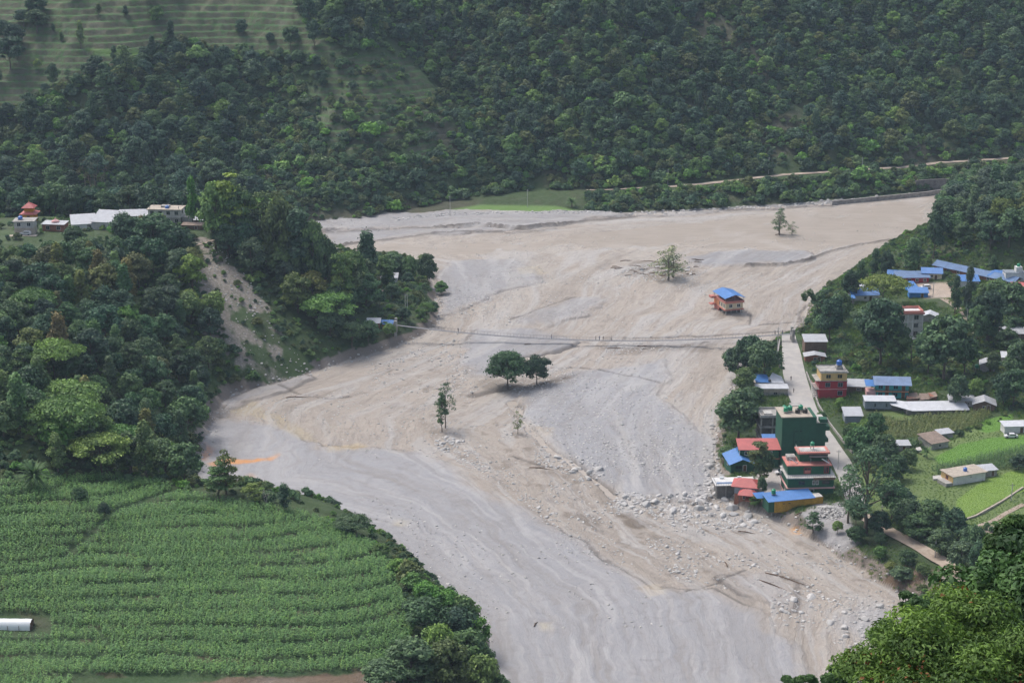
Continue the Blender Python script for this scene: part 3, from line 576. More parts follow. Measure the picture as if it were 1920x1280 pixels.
def grass():
    x, y = jgrid(60, 260, 395, 800, 1.15, 171); z = zat(x, y); px, py = proj(x, y, z); m = (landat(x, y) == 2) & (px < 1990) & (py < 1300) & (fbm(x, y, 8, 3, 173) > -.25)
    for p in PADDY+[rd_zone, [(1415,880),(1480,880),(1478,925),(1455,945),(1420,925)], [(1715,528),(1790,528),(1795,560),(1735,560)], [(1500,960),(1600,940),(1615,1020),(1580,1040),(1530,1010)]]: m &= sdist(px, py, p) < 0
    k = m.sum(); print('grass', k); scatter('grass', [(q, c) for c in ((.19, .27, .075), (.11, .20, .065)) for q in TUFT], np.stack([x[m], y[m], z[m]], 1), RNG.uniform(.8, 1.9, k)*(1+.5*fbm(x, y, 12, 2, 175)[m])*np.where(sdist(px, py, FIELDG[0])[m] > 0, .45, 1), RNG.uniform(0, 6.28, k), RNG.integers(0, 6, k))
rd_zone = [(1462,628),(1500,626),(1512,690),(1530,750),(1570,800),(1610,860),(1625,960),(1820,1075),(1790,1090),(1590,975),(1570,890),(1500,790),(1460,720)]
# ---------------------------------------------------------------- labels that say where a thing stands
LM = [((312,398),'the grey concrete house on the hilltop'),((185,415),'the grey roofed sheds of the hilltop village'),((55,395),'the orange temple'),((440,600),'the landslide scar'),((375,432),'the small round field on the spur'),
 ((708,606),'the blue and grey huts at the left bridge end'),((745,505),'the hidden hamlet on the river spur'),((60,885),'the spiky rosette plant'),((420,900),'the tiered tree at the maize field edge'),((200,950),'the upper maize terraces'),
 ((810,1100),'the right edge of the maize field'),((780,1210),'the bare grey tree'),((30,1172),'the white tunnel greenhouse'),((560,690),'the foot of the landslide'),((400,780),'the muddy bay below the forest'),((60,640),'the middle of the left forest slope'),((250,720),'the spreading tree on the left slope'),
 ((1362,560),'the stranded blue roofed house'),((1440,720),'the blue and white roofed roadside house'),((1490,820),'the tall plain green building'),((1420,820),'the long red roof'),((1385,862),'the blue roofed riverside hall'),((1517,890),'the green tiered building with red bands'),
 ((1490,935),'the yellow walled blue roof'),((1390,912),'the red hipped roofs by the boulders'),((1560,720),'the red and yellow house'),((1670,728),'the turquoise house'),((1755,768),'the long white shed roof'),((1648,757),'the grey panel cabin'),((1527,645),'the brown roadside sheds'),
 ((1705,600),'the white three storey house with red parapet'),((1820,505),'the long blue school roof'),((1735,545),'the sandy school yard'),((1620,550),'the white and blue roofs by the river'),((1805,890),'the cream flat roofed farmhouse'),((1775,830),'the brown roofed farm huts'),((1690,838),'the small stone byre'),
 ((1850,675),'the grey shed with the green tank'),((1720,800),'the right bank maize field'),((1720,1050),'the dirt track to the bridge'),((1860,945),'the bright rice field'),((1640,960),'the tall pine by the road'),((1470,660),'the top of the concrete road'),((1850,400),'the wooded knoll above the school'),
 ((150,60),'the far terraced fields'),((700,200),'the grassy ridge of the far hill'),((950,395),'the small green fields on the far bank'),((1550,330),'the far bank track')]
def where(px, py, skip=None):
    best = min((((px-a)**2+((py-b)*1.4)**2, a, b, s) for (a, b), s in LM if s != skip))
    dd, a, b, s = best; dx, dy = px-a, py-b
    if dd < 28**2: return 'close by '+s
    w = 'far ' if dd > 120**2 else ''
    if abs(dy) > 1.6*abs(dx): return f"{w}{'below' if dy > 0 else 'above'} {s}"
    if abs(dx) > 1.6*abs(dy): return f"{w}{'right' if dx > 0 else 'left'} of {s}"
    return f"{w}{'below' if dy > 0 else 'above'} and {'right' if dx > 0 else 'left'} of {s}"
def scale_at(p): return FPX/(p[1]*FW[1]+(p[2]-CAMZ)*FW[2])
def hero(kind, bx, by, top, wpx, col, label, name=None, group=None, cat='tree', var=None, sink=.2, jit=.06, **k):
    p = at(bx, by); s = scale_at(p); h = (by-top)/s/.955; wd = wpx/s
    return tree(kind, (p[0], p[1], p[2]-sink), h, wd, col, label, group, name, cat, var=var, jit=jit, **k)
hero('field', 952, 729, 660, 92, 'dark', 'large round dark tree standing alone in the mud, bigger of a close pair', 'round_tree', var=0)
hero('field', 1006, 721, 666, 60, 'dark', 'smaller round dark tree of the pair standing in the mud', 'round_tree', var=1)
hero('wisp', 1253, 526, 464, 70, 'pale', 'thin flat crowned light green tree on the driftwood and rock bar', 'riverbed_tree', var=0)
hero('wisp', 1262, 520, 470, 60, 'pale', 'second stem of spreading light green tree on the rock bar', 'riverbed_tree', var=0)
hero('wisp', 1461, 442, 391, 34, 'mid', 'slim young tree alone in the upper river, taller of two', 'riverbed_tree', var=1)
hero('wisp', 1460, 440, 393, 30, 'pale', 'pale stem beside the slim tree alone in the upper river', 'riverbed_tree', var=0)
hero('wisp', 1485, 441, 417, 26, 'mid', 'small shrubby tree right of the slim tree in the upper river', 'riverbed_tree', var=0)
hero('dense', 836, 762, 712, 36, 'mid', 'leaning upper half of the ragged green tree in the river channel', 'riverbed_tree', sink=-1.2) if 0 else None
hero('sparse', 829, 809, 735, 27, 'mid', 'ragged narrow green tree standing in the stony mud channel', 'riverbed_tree', var=0)
hero('wisp', 835, 802, 714, 44, 'mid', 'thin leggy tree with high crown beside the ragged green tree', 'riverbed_tree', var=1)
hero('wisp', 971, 813, 770, 24, 'yel', 'small yellowish sapling leaning in the mud beside a line of stones', 'sapling', var=0)
hero('sparse', 1524, 999, 960, 40, 'mid', 'thin leafy sapling on the cut bank left of the rubble heap', 'sapling', var=1)
# corn field edge
hero('tier', 424, 926, 838, 70, 'olive', 'tiered tree with flat branches against the orange stained mud', 'tiered_tree', var=1)
hero('airy', 410, 932, 866, 60, 'mid', 'bushy lower tree wrapped round the tiered tree at the field edge', 'bushy_tree', var=0)
hero('sparse', 474, 942, 903, 46, 'lite', 'low open branched shrub between the tiered tree and the narrow tree', 'shrub_tree', var=0)
hero('tall', 533, 957, 907, 32, 'dark', 'narrow dark tree standing alone above the grey mud at the field edge', 'narrow_tree', var=1)
hero('umbrella', 660, 999, 966, 70, 'dark', 'flat dark tree at the far right corner of the maize field', 'spreading_tree', var=1)
hero('dense', 655, 1000, 976, 44, 'dark', 'low dark bush under the flat tree at the maize corner', 'bush', cat='bush', var=1)
hero('tall', 108, 886, 812, 36, 'lite', 'light green narrow tree at the top of the maize terraces', 'narrow_tree', var=2)
hero('dense', 150, 940, 910, 34, 'mid', 'round bush on the upper maize terrace bank', 'bush', cat='bush', var=0)
hero('dense', 196, 972, 940, 26, 'dark', 'small dark bush where the terrace bank meets the big maize field', 'bush', cat='bush', var=2)
hero('dense', 240, 905, 888, 26, 'mid', 'small bush between the two upper maize plots', 'bush', cat='bush', var=2)
i = 0
for bx, by, tp, wd, c in ((745,1075,1045,46,'lite'),(775,1105,1070,50,'lite'),(800,1130,1090,60,'vivid'),(775,1150,1118,50,'mid'),(838,1150,1105,60,'vivid'),(868,1175,1115,66,'mid'),(800,1190,1120,90,'dark'),(850,1215,1130,90,'dark'),(892,1215,1150,60,'vivid'),(820,1245,1170,80,'lite'),(875,1262,1175,90,'mid'),(905,1268,1205,60,'mid'),(770,1275,1200,110,'mid'),(840,1300,1195,100,'olive'),(720,1295,1235,90,'mid'),(900,1310,1225,80,'lite'),(930,1308,1258,60,'mid'),(715,1040,1016,40,'lite'),(606,985,972,24,'lite')):
    hero('round' if wd > 85 else 'dense', bx, by, tp, wd, c, None, 'edge_tree')
hero('cone', 842, 1290, 1190, 60, 'olive', 'pointed olive tree rising below the bare tree at the picture foot', 'pointed_tree', var=0)
# spur hamlet
for bx, by, tp, wd, k, c, lb in ((690,545,440,52,'tall','dark','tall dark tree rising highest over the spur hamlet'),(668,560,470,50,'round','mid',None),(740,522,474,54,'dense','mid',None),(718,540,480,50,'round','mid',None),(768,528,482,40,'dense','mid',None),(802,532,474,46,'dense','dark','dark round tree at the river tip of the spur'),(792,505,478,30,'tall','olive',None),
   (827,553,526,30,'dense','lite','small round light green bush on the mud at the spur tip'),(650,575,475,56,'airy','lite',None),(636,600,510,50,'airy','lite',None),(712,575,545,32,'dense','dark',None),(755,600,575,36,'dense','dark',None),(800,600,566,30,'umbrella','lite',None),(690,640,600,50,'dense','mid',None),(660,650,600,50,'round','mid',None),(730,634,606,28,'dense','lite',None),(735,560,530,34,'dense','mid',None),(812,588,565,26,'dense','mid',None)):
    hero(k, bx, by, tp, wd, c, lb, 'spur_tree')
# roadside and riverside trees of the right bank
for bx, by, tp, wd, k, c, lb in ((1382,712,650,62,'dense','dark',None),(1402,700,626,58,'round','dark',None),(1432,716,638,70,'round','mid',None),(1372,690,655,44,'dense','mid',None),(1395,735,690,50,'dense','mid',None),(1410,752,725,50,'dense','mid',None),
   (1384,826,730,98,'round','mid','big spreading tree standing between the mud and the red roof'),(1366,800,745,60,'dense','mid',None),(1365,862,835,44,'dense','mid',None),(1425,905,826,58,'airy','olive','feathery tree standing in front of the long red roof'),(1432,905,840,44,'round','mid',None),(1477,862,822,22,'cone','yel','little yellow green conifer against the plain green wall'),
   (1428,930,892,20,'dense','mid','small clipped tree in the yard by the red hipped roofs'),(1415,950,925,26,'dense','lite',None),
   (1622,1002,828,115,'pine','mid','very tall thin pine like tree beside the road, trunk bare below'),(1590,980,870,56,'pine','mid','second thin tall tree left of the very tall pine'),(1672,972,900,64,'round','mid',None),(1648,1003,955,50,'dense','dark',None),
   (1610,860,800,60,'dense','mid',None),(1640,850,770,46,'round','mid',None),(1655,870,810,60,'dense','mid',None),(1625,830,785,40,'umbrella','lite',None),(1680,900,850,50,'dense','mid',None),(1700,880,840,40,'round','mid',None),
   (1538,612,545,40,'airy','mid',None),(1555,640,555,56,'round','dark',None),(1575,610,548,50,'dense','mid',None),(1540,625,590,40,'dense','mid',None),
   (1650,685,560,104,'round','dark','massive dark tree left of the white three storey house'),(1630,640,570,70,'round','mid',None),(1680,690,610,60,'round','mid',None),(1770,712,590,116,'round','dark','massive dark tree right of the bare tree trunk'),(1740,700,615,60,'round','dark',None),(1808,700,630,60,'round','mid',None),(1795,760,700,44,'dense','mid',None),
   (1655,575,516,92,'umbrella','yel','wide flat topped yellow green tree in front of the school'),(1594,562,506,40,'dense','dark',None),(1614,532,490,26,'tall','dark',None),(1575,580,545,36,'dense','dark',None),(1640,518,467,24,'tall','dark',None),(1661,520,468,32,'dense','dark',None),(1708,515,450,38,'tall','mid',None),(1722,505,462,30,'airy','mid',None),
   (1750,485,400,44,'round','dark','tree with bare lower trunk at the left end of the wooded knoll'),(1790,590,518,24,'tall','dark','dark column shaped tree in the school yard, left of two'),(1814,590,500,26,'tall','dark','taller dark column shaped tree in the school yard, right of two'),(1862,512,480,20,'tall','dark',None),
   (1850,640,545,80,'round','dark',None),(1895,620,530,70,'round','mid',None),(1870,580,525,60,'dense','mid',None),(1830,650,570,50,'round','mid',None),(1905,720,640,60,'round','mid',None),(1880,760,700,50,'dense','dark',None),(1860,700,660,30,'dense','mid',None),
   (1828,748,710,36,'dense','lite','bright green tree in front of the grey sheds'),(1900,760,690,60,'round','dark',None),(1575,770,745,24,'dense','lite',None),(1540,790,770,20,'dense','mid',None),(1590,830,795,30,'dense','mid',None),
   (1745,1000,935,70,'round','mid',None),(1700,990,935,70,'dense','dark',None),(1790,1020,950,60,'round','dark',None),(1820,1050,985,60,'dense','mid',None),(1765,1040,990,60,'dense','mid',None),(1720,1010,960,70,'dense','mid',None),(1690,960,915,60,'dense','dark',None),(1800,1075,1010,60,'round','mid',None),(1840,1080,1010,60,'dense','dark',None),
   (1605,985,935,40,'dense','mid',None),(1570,1000,975,24,'dense','lite',None),(1605,1015,985,44,'dense','dark',None),(1650,1020,995,30,'dense','mid',None),(1700,1060,1030,40,'dense','mid',None),(1690,1085,1060,50,'dense','mid',None),(1730,1080,1055,34,'dense','olive',None),(1670,1070,1052,30,'dense','olive',None),(1650,1045,1022,30,'dense','lite',None),(1910,880,850,40,'dense','dark',None)):
    hero(k, bx, by, tp, wd, c, lb, 'right_bank_tree')
o = hero('dense', 1508, 552, 525, 30, 'dark', None, 'x') if 0 else None
# ---- forests of individual trees on the near slopes
def wood(x0, x1, y0, y1, sp, ln, poly, hr, sky, seed, kinds, name, mind=3):
    x, y = jgrid(x0, x1, y0, y1, sp, seed); z = zat(x, y); l = landat(x, y); px, py = proj(x, y, z); rg = np.random.default_rng(seed+1)
    d = sdist(x, y, LEFT if ln == 1 else RIGHT) if ln in (1, 2) else x*0+99
    m = (l == ln) & (d > mind) & (sdist(px, py, poly) > 0)
    for q in CLEAR: m &= sdist(px, py, q) < 0
    n = 0
    for X, Y, Zz, a, b in zip(x[m], y[m], z[m], px[m], py[m]):
        k, c = kinds[rg.choice(len(kinds), p=np.array([q[2] for q in kinds])/sum(q[2] for q in kinds))][:2]
        s = scale_at((X, Y, Zz)); h = rg.uniform(*hr)*(.8 if k == 'dense' else 1.15 if k == 'tall' else 1); top = b-h*s*.955; lim = np.interp(a, [q[0] for q in sky], [q[1] for q in sky])
        if top < lim: h = (b-lim)/s/.955
        if h < 3.5: continue
        tree(k, (X, Y, Zz-.5), h, None, c, None, None, name); n += 1
    print(name, n)
CLEAR = [LANDSL, [(0,380),(400,370),(412,470),(345,470),(330,445),(160,440),(0,470)], [(640,580),(820,560),(830,640),(690,650)], CORNL]
SK = [(-300,452),(0,462),(100,452),(160,446),(205,440),(225,408),(300,402),(345,420),(352,455),(385,470),(388,350),(410,333),(440,340),(480,372),(520,378),(560,400),(600,440),(620,470),(640,480),(900,500)]
KM = [('round','dark',.26),('round','mid',.2),('dense','mid',.12),('tall','mid',.10),('round','olive',.06),('airy','mid',.05),('umbrella','lite',.04),('tall','olive',.04),('round','lite',.06),('dense','vivid',.03),('tall','rust',.02)]
wood(-210, -78, 452, 700, 8.6, 1, [(-120,1000),(-120,430),(420,430),(420,700),(400,760),(380,880),(350,925),(200,900),(100,895),(0,902)], (9, 15), SK, 31, KM, 'slope_tree')
wood(-125, -50, 590, 730, 8.4, 1, [(385,480),(400,440),(480,440),(560,470),(640,500),(700,560),(690,640),(640,670),(560,600),(480,520),(410,480)], (11, 18), SK, 37, KM, 'ridge_tree')
wood(-60, -10, 640, 780, 15, 1, [(640,520),(800,480),(830,560),(700,570)], (5, 8), [(0,485),(2000,485)], 41, KM, 'hamlet_tree')
SKK = [(1700,420),(1740,408),(1765,362),(1800,318),(1850,312),(1950,300)]
wood(150, 300, 690, 900, 8.5, 2, [(1765,500),(1755,440),(1775,380),(1800,350),(2000,340),(2000,470),(1880,480),(1820,470)], (11, 17), SKK, 43, KM[:5], 'knoll_tree')
wood(110, 260, 560, 760, 12, 2, [(1830,560),(1990,540),(1990,740),(1850,640)], (8, 12), [(0,520),(2000,520)], 47, KM, 'village_tree')
# trees behind the hilltop village
for k in range(34):
    a = -60+k*14+random.uniform(-6, 6); X, Y = onz(a, 383+random.uniform(-6, 4), 40); Zz = float(zat(X, Y)); s = scale_at((X, Y, Zz)); b = proj(X, Y, Zz)[1]
    if 390 < a: continue
    tp = random.uniform(338, 372); c = random.choice(['dark', 'mid', 'dark', 'blue', 'lite' if a < 200 else 'dark']); tree(random.choice(['round', 'dense', 'round']), (X, Y, Zz-.5), min(15, (b-tp)/s/.955), None, c, None, None, 'hilltop_tree')
for bx, by, tp, wd, k, c, lb in ((428,470,334,96,'airy','yel','tall loose yellow green tree crowning the spur right of the hilltop'),(405,468,345,80,'round','lite','broad light green tree at the path end on the hilltop'),(455,480,352,80,'round','mid','broad green tree second from the hilltop end of the ridge'),(500,495,366,74,'airy','mid','tall thin tree at the middle of the spur ridge'),(525,510,378,80,'dense','olive','olive bushy crown on the spur ridge skyline'),(560,530,398,70,'tall','dark','dark narrow tree on the falling spur ridge'),(590,550,418,66,'round','mid','round tree on the falling spur ridge above the water'),(612,570,440,56,'round','mid','last round tree where the spur ridge drops to the river'),(640,600,480,60,'airy','lite','light airy tree at the low end of the spur ridge'),(240,470,402,70,'round','dark','big dark round tree left of the concrete hilltop house'),(290,480,405,90,'round','dark','broadest dark tree directly below the concrete hilltop house'),(330,490,425,60,'dense','dark','dark tree below the small hilltop field'),(140,462,425,50,'dense','mid','bushy tree below the hilltop sheds')):
    hero(k, bx, by, tp, wd, c, lb, 'ridge_tree')
p = at(362, 425); tree('tall', p, 19.5, 5.6, 'vivid', 'bright green creeper covered column tree behind the concrete hilltop house', None, 'column_tree')
# lone trees on the far terraces
for bx, by, tp, wd, c in ((45,50,18,40,'blue'),(30,90,45,46,'dark'),(8,80,40,40,'dark'),(70,30,-5,50,'dark'),(152,92,44,18,'lite'),(115,80,60,12,'mid'),(185,28,8,14,'olive'),(580,50,0,30,'dark'),(560,20,-10,30,'mid'),(545,95,50,36,'mid'),(590,90,40,34,'dark'),(235,30,12,14,'dark'),(100,60,45,10,'dark'),(300,28,12,12,'mid'),(650,40,-10,36,'dark'),(215,125,88,18,'dark'),(100,170,120,30,'mid'),(700,50,0,40,'dark'),(20,130,70,60,'dark'),(70,60,20,50,'dark')):
    hero('round' if wd > 20 else 'tall', bx, by, tp, wd, c, None, 'terrace_tree')
def finish_labels():
    from collections import Counter, defaultdict
    bpy.context.view_layer.update(); grp = defaultdict(list)
    for o in TREES:
        x, y, z = o.location; c = o.children[0]; h = o.scale[2]; px, py = proj(x, y, z); px = float(px); py = float(py)
        if 'category' not in o: o['category'] = 'tree'
        if 'label' in o: continue
        km = [k for k, v in PROTO.items() for q in v if q[0] == c.data][0]
        g = c.color; cn = min(CNAME, key=lambda k: sum((g[i]/GRN[k][i]-1)**2 for i in range(3)))
        hm = h*{'round': 12, 'dense': 9, 'tall': 16, 'umbrella': 9, 'cone': 16, 'airy': 15, 'sparse': 9, 'bush': 2.6, 'field': 8.5, 'tier': 9, 'wisp': 9, 'pine': 18}[km]
        sz = 'small' if hm < 6.5 else 'medium' if hm < 10.5 else 'tall' if hm < 14 else 'very tall'
        o['label'] = f"{sz} {CNAME[cn]} {KNAME[km]} {where(px, py)}"; grp[o['label']].append(o)
        words_ = o['label'].split()
        if len(words_) > 16: o['label'] = ' '.join(o['label'].replace(' tree ', ' ').split()[:16])
    for lb, os_ in grp.items():
        if len(os_) < 2: continue
        os_.sort(key=lambda o: o.location.x/o.location.y)
        for i, o in enumerate(os_):
            o['group'] = 'trees: '+lb; nm = ['leftmost', 'second', 'third', 'fourth', 'fifth', 'sixth', 'seventh', 'eighth'][min(i, 7)] if i < len(os_)-1 else 'rightmost'
            o['label'] = ' '.join((nm+' '+lb.replace(' tree ', ' ')).split()[:16])
# ---------------------------------------------------------------- maize
def corn_plant(seed, h=1.7, nl=8):
    rg = np.random.default_rng(seed); V = []; F = []; T_ = []
    for i in range(nl):
        a = rg.uniform(0, 6.28); z0 = h*(.15+.75*i/nl); ln = h*rg.uniform(.38, .55); w_ = .065; dx, dy = math.cos(a), math.sin(a); pts = []
        for t in (0, .4, .75, 1): pts.append((dx*ln*t*.85, dy*ln*t*.85, z0+ln*(.75*t-1.05*t*t*rg.uniform(.7, 1.1)), w_*(1.0, 1.3, .9, .1)[int(t*3+.2)]))
        o = len(V)
        for x, y, z, ww in pts: V += [(x-dy*ww, y+dx*ww, z), (x+dy*ww, y-dx*ww, z)]; T_ += [rg.uniform(.35, .6)]*2
        F += [(o+2*k, o+2*k+1, o+2*k+3, o+2*k+2) for k in range(3)]
    o = len(V); V += [(-.03, 0, 0), (.03, 0, 0), (.02, 0, h), (-.02, 0, h)]; T_ += [.5]*4; F.append((o, o+1, o+2, o+3))
    return mesh_np('maize_plant', V, F, LEAF, False, attr={'tint': np.array(T_)})
CORN = [corn_plant(300+i) for i in range(5)]
def maize():
    P = []; S = []; IX = []
    x, y = jgrid(-170, -8, 325, 480, .76, 71); z = zat(x, y); px, py = proj(x, y, z); l = landat(x, y)
    fi = np.clip(np.searchsorted(ys, y), 0, len(ys)-1); fj = np.clip(((x/y-us[0])/(us[1]-us[0])).astype(int), 0, len(us)-1); cb = T['cband'][fi, fj]
    gap = fbm(x, y, 9, 3, 141); m = (l == 1) & (sdist(px, py, CORNL) > 0) & (px > -60) & (py < 1330) & (py > 880) & ((cb < .5) | (gap > .1)) & (gap > -.68)
    m &= ~((np.abs(px-20) < 75) & (np.abs(py-1172) < 22)); m &= ~(sdist(px, py, [(150,1262),(420,1266),(740,1252),(700,1320),(100,1320)]) > 0)
    m &= pdist(px, py, [(120,1050),(190,985),(215,960),(330,922)]) > 5; m &= pdist(px, py, [(180,1180),(205,1210),(130,1290)]) > 3
    P.append(np.stack([x[m], y[m], z[m]], 1)); g2 = fbm(x, y, 22, 3, 151)[m]; S.append(RNG.uniform(.8, 1.2, m.sum())*(1+.25*g2)); IX.append(np.where(RNG.random(m.sum()) < .5+.4*g2, 0, 5)+RNG.integers(0, 5, m.sum()))
    print('maize', m.sum())
    pr = [(c, g) for g in ((.13, .245, .085), (.17, .30, .10)) for c in CORN]
    scatter('maize_field', pr, np.concatenate(P), np.concatenate(S), RNG.uniform(0, 6.28, len(P[0])), np.concatenate(IX))
    P = []; S = []; IX = []
    for poly, base in (([(1640,778),(1680,790),(1735,783),(1815,776),(1850,770),(1858,780),(1830,800),(1780,818),(1690,826),(1650,812)], 0), ([(1745,880),(1800,868),(1870,850),(1935,838),(1935,870),(1880,880),(1810,888),(1760,892)], 5), ([(1680,832),(1740,826),(1752,836),(1700,842)], 5), ([(1570,640),(1600,650),(1590,670),(1560,660)], 5)):
        x, y = jgrid(90, 200, 400, 680, .95, 75); z = zat(x, y); px, py = proj(x, y, z); m = (landat(x, y) == 2) & (sdist(px, py, poly) > 0)
        P.append(np.stack([x[m], y[m], z[m]], 1)); S.append(RNG.uniform(.95, 1.45, m.sum())); IX.append(base+RNG.integers(0, 5, m.sum()))
    P = np.concatenate(P); print('maize right', len(P))
    pr = [(c, g) for g in ((.17, .19, .075), (.10, .17, .07)) for c in CORN]
    scatter('maize_plot', pr, P, np.concatenate(S), RNG.uniform(0, 6.28, len(P)), np.concatenate(IX))
maize()
# ---------------------------------------------------------------- grass tufts
def tuft(seed, n=26, h=.5):
    rg = np.random.default_rng(seed); V = []; F = []
    for i in range(n):
        a = rg.uniform(0, 6.28); q = rg.uniform(0, .5); x, y = math.cos(a)*q, math.sin(a)*q; b = rg.uniform(0, 6.28); o = len(V); hh = h*rg.uniform(.5, 1.1)
        V += [(x-.03*math.cos(b), y-.03*math.sin(b), 0), (x+.03*math.cos(b), y+.03*math.sin(b), 0), (x+.2*math.sin(b)*hh+.01, y+.2*math.cos(b)*hh, hh), (x+.2*math.sin(b)*hh-.01, y+.2*math.cos(b)*hh, hh)]; F.append((o, o+1, o+2, o+3))
    return mesh_np('grass_tuft', V, F, LEAF, False, attr={'tint': np.repeat(rg.uniform(.3, .8, n), 4)})
TUFT = [tuft(400+i) for i in range(3)]
def rice():
    for k, poly in enumerate(PADDY):
        W_ = [at(a, b)[:2] for a, b in poly]; xs = [p[0] for p in W_]; yy = [p[1] for p in W_]
        x, y = jgrid(min(xs), max(xs), min(yy), max(yy), .5, 81+k); m = (sdist(x+fbm(x, y, 5, 2, 7), y, W_) > 0) & (landat(x, y) == 2); x, y = x[m], y[m]; z = zat(x, y)
        scatter('rice_crop', [(q, (.17, .33, .055)) if k != 1 else (q, (.23, .355, .065)) for q in TUFT], np.stack([x, y, z], 1), RNG.uniform(.22, .4, len(x)), RNG.uniform(0, 6.28, len(x)), RNG.integers(0, 3, len(x)))
rice()
grass()
# ---------------------------------------------------------------- rocks
def rock_material():
    m, t, bs = newmat('boulder_stone'); v = coords(t); oi = N(t, 'ShaderNodeObjectInfo')
    n = noise(t, v, 1.4, 6, .7); n2 = noise(t, v, 6, 4, .7)
    r = mixc(t, (.34, .33, .315), (.55, .53, .505), oi.outputs['Random']); c = mixc(t, r, (.22, .20, .185), mrange(t, n, .5, .72, 0, .75)); c = mixc(t, c, (.68, .67, .655), mrange(t, n2, .55, .8, 0, .5))
    L(t, c, bs.inputs['Base Color']); bs.inputs['Roughness'].default_value = .9; bump(t, bs, n2, .7, .15); return m
ROCKM = rock_material()
def rock(seed):
    import bmesh
    rg = np.random.default_rng(seed); bm = bmesh.new(); bmesh.ops.create_icosphere(bm, subdivisions=3, radius=1); V = np.array([v.co[:] for v in bm.verts])
    pl = rg.normal(0, 1, (13, 3)); pl /= np.linalg.norm(pl, axis=1)[:, None]; off = rg.uniform(.55, .9, 13)
    for p, o in zip(pl, off): d = V@p; V = V-np.outer(np.maximum(d-o, 0)*.92, p)
    V = V*(1+.06*np.array([fbm(np.array([v[0]*3+v[2]]), np.array([v[1]*3-v[2]]), 1, 3, seed)[0] for v in V]))[:, None]
    V = V*rg.uniform([.85, .6, .45], [1.25, 1.0, .75]); F = [[q.index for q in f.verts] for f in bm.faces]; bm.free()
    return mesh_np('boulder', V, [], ROCKM, False, Ft=F)
ROCKS = [rock(500+i) for i in range(9)]
CLUST = [  # centre polygon, count, size range in metres, what it lies by
 ([(1345,872),(1362,915),(1400,950),(1420,985),(1330,975),(1230,955),(1180,950),(1190,935),(1290,930),(1320,900),(1318,860)], 88, (1.4, 4.4), 'in the boulder field below the red hipped roofs'),
 ([(1325,790),(1350,800),(1352,870),(1330,870)], 16, (.9, 2.2), 'on the bank below the big spreading tree'),
 ([(1165,930),(1240,940),(1300,960),(1260,975),(1150,955)], 16, (1.2, 2.6), 'in the boulder train left of the boulder field'),
 ([(1240,985),(1330,985),(1400,970),(1410,985),(1330,1000)], 12, (1.0, 2.4), 'below the boulder field'),
 ([(1022,850),(1080,862),(1125,880),(1140,900),(1105,905),(1060,888),(1020,870)], 24, (1.2, 3.2), 'along the cut edge in mid river'),
 ([(960,775),(975,770),(1020,830),(1030,850),(1010,845)], 12, (.7, 1.6), 'in the stone line below the sapling'),
 ([(1120,830),(1240,830),(1290,880),(1200,890),(1140,860)], 14, (.8, 1.7), 'half buried in the grey mud flat'),
 ([(1240,1015),(1310,1030),(1400,1045),(1470,1065),(1450,1075),(1330,1055),(1240,1045)], 24, (.9, 2.0), 'in the long rock line across the lower mud'),
 ([(1250,1060),(1310,1060),(1300,1085),(1250,1085)], 8, (1.0, 2.2), 'under the long rock line'),
 ([(1445,1120),(1490,1120),(1500,1170),(1460,1165)], 6, (1.2, 2.8), 'on the lower mud near the picture foot'),
 ([(1500,1115),(1600,1130),(1700,1140),(1690,1200),(1600,1220),(1560,1180),(1500,1150)], 22, (1.0, 3.0), 'beside the overhanging foreground tree'),
 ([(990,945),(1030,960),(1055,985),(1010,975)], 10, (.8, 1.8), 'in the pale heap beside the beige channel'),
 ([(1055,995),(1130,1010),(1180,1060),(1140,1070),(1070,1030)], 12, (.7, 1.5), 'scattered right of the pale heap'),
 ([(860,815),(890,850),(905,870),(880,880),(850,850)], 8, (.8, 1.8), 'by the pale rocks below the ragged tree'),
 ([(822,822),(850,822),(852,842),(825,846)], 3, (2.0, 3.2), 'paired below the ragged tree'),
 ([(690,680),(735,680),(730,720),(700,725)], 22, (.7, 1.6), 'in the pale stone patch near the left bank'),
 ([(830,645),(875,645),(885,740),(840,735)], 26, (.7, 1.8), 'left of the pair of round trees'),
 ([(790,715),(830,720),(825,760),(790,780)], 8, (.6, 1.2), 'left of the ragged tree'),
 ([(820,570),(900,555),(960,560),(900,590),(840,600)], 14, (.8, 1.8), 'off the tip of the river spur'),
 ([(940,590),(990,600),(960,610),(920,612)], 8, (.7, 1.4), 'below the light patch off the spur'),
 ([(1140,510),(1250,495),(1310,505),(1290,520),(1200,525)], 34, (1.0, 2.8), 'on the driftwood bar under the thin tree'),
 ([(1290,520),(1340,535),(1320,550),(1280,540)], 6, (.7, 1.4), 'between the thin tree and the stranded house'),
 ([(1140,645),(1250,650),(1240,662),(1140,660)], 10, (.8, 1.9), 'below the footbridge in mid river'),
 ([(1050,690),(1090,690),(1080,705),(1050,705)], 6, (.6, 1.2), 'right of the pair of round trees'),
 ([(850,850),(960,900),(1000,950),(960,930),(880,880)], 12, (.8, 2.0), 'on the left edge of the beige channel'),
 ([(1010,700),(1240,760),(1300,900),(1120,860),(1000,780)], 12, (.8, 1.8), 'strewn over the central grey flat'),
 ([(955,860),(990,900),(970,930),(940,880)], 4, (.5, 1.0), 'on the edge of the beige channel'),
]
ORD = ['leftmost ', 'second from left ', 'third from left ', 'fourth from left ', 'fifth from left ', 'sixth from left ']
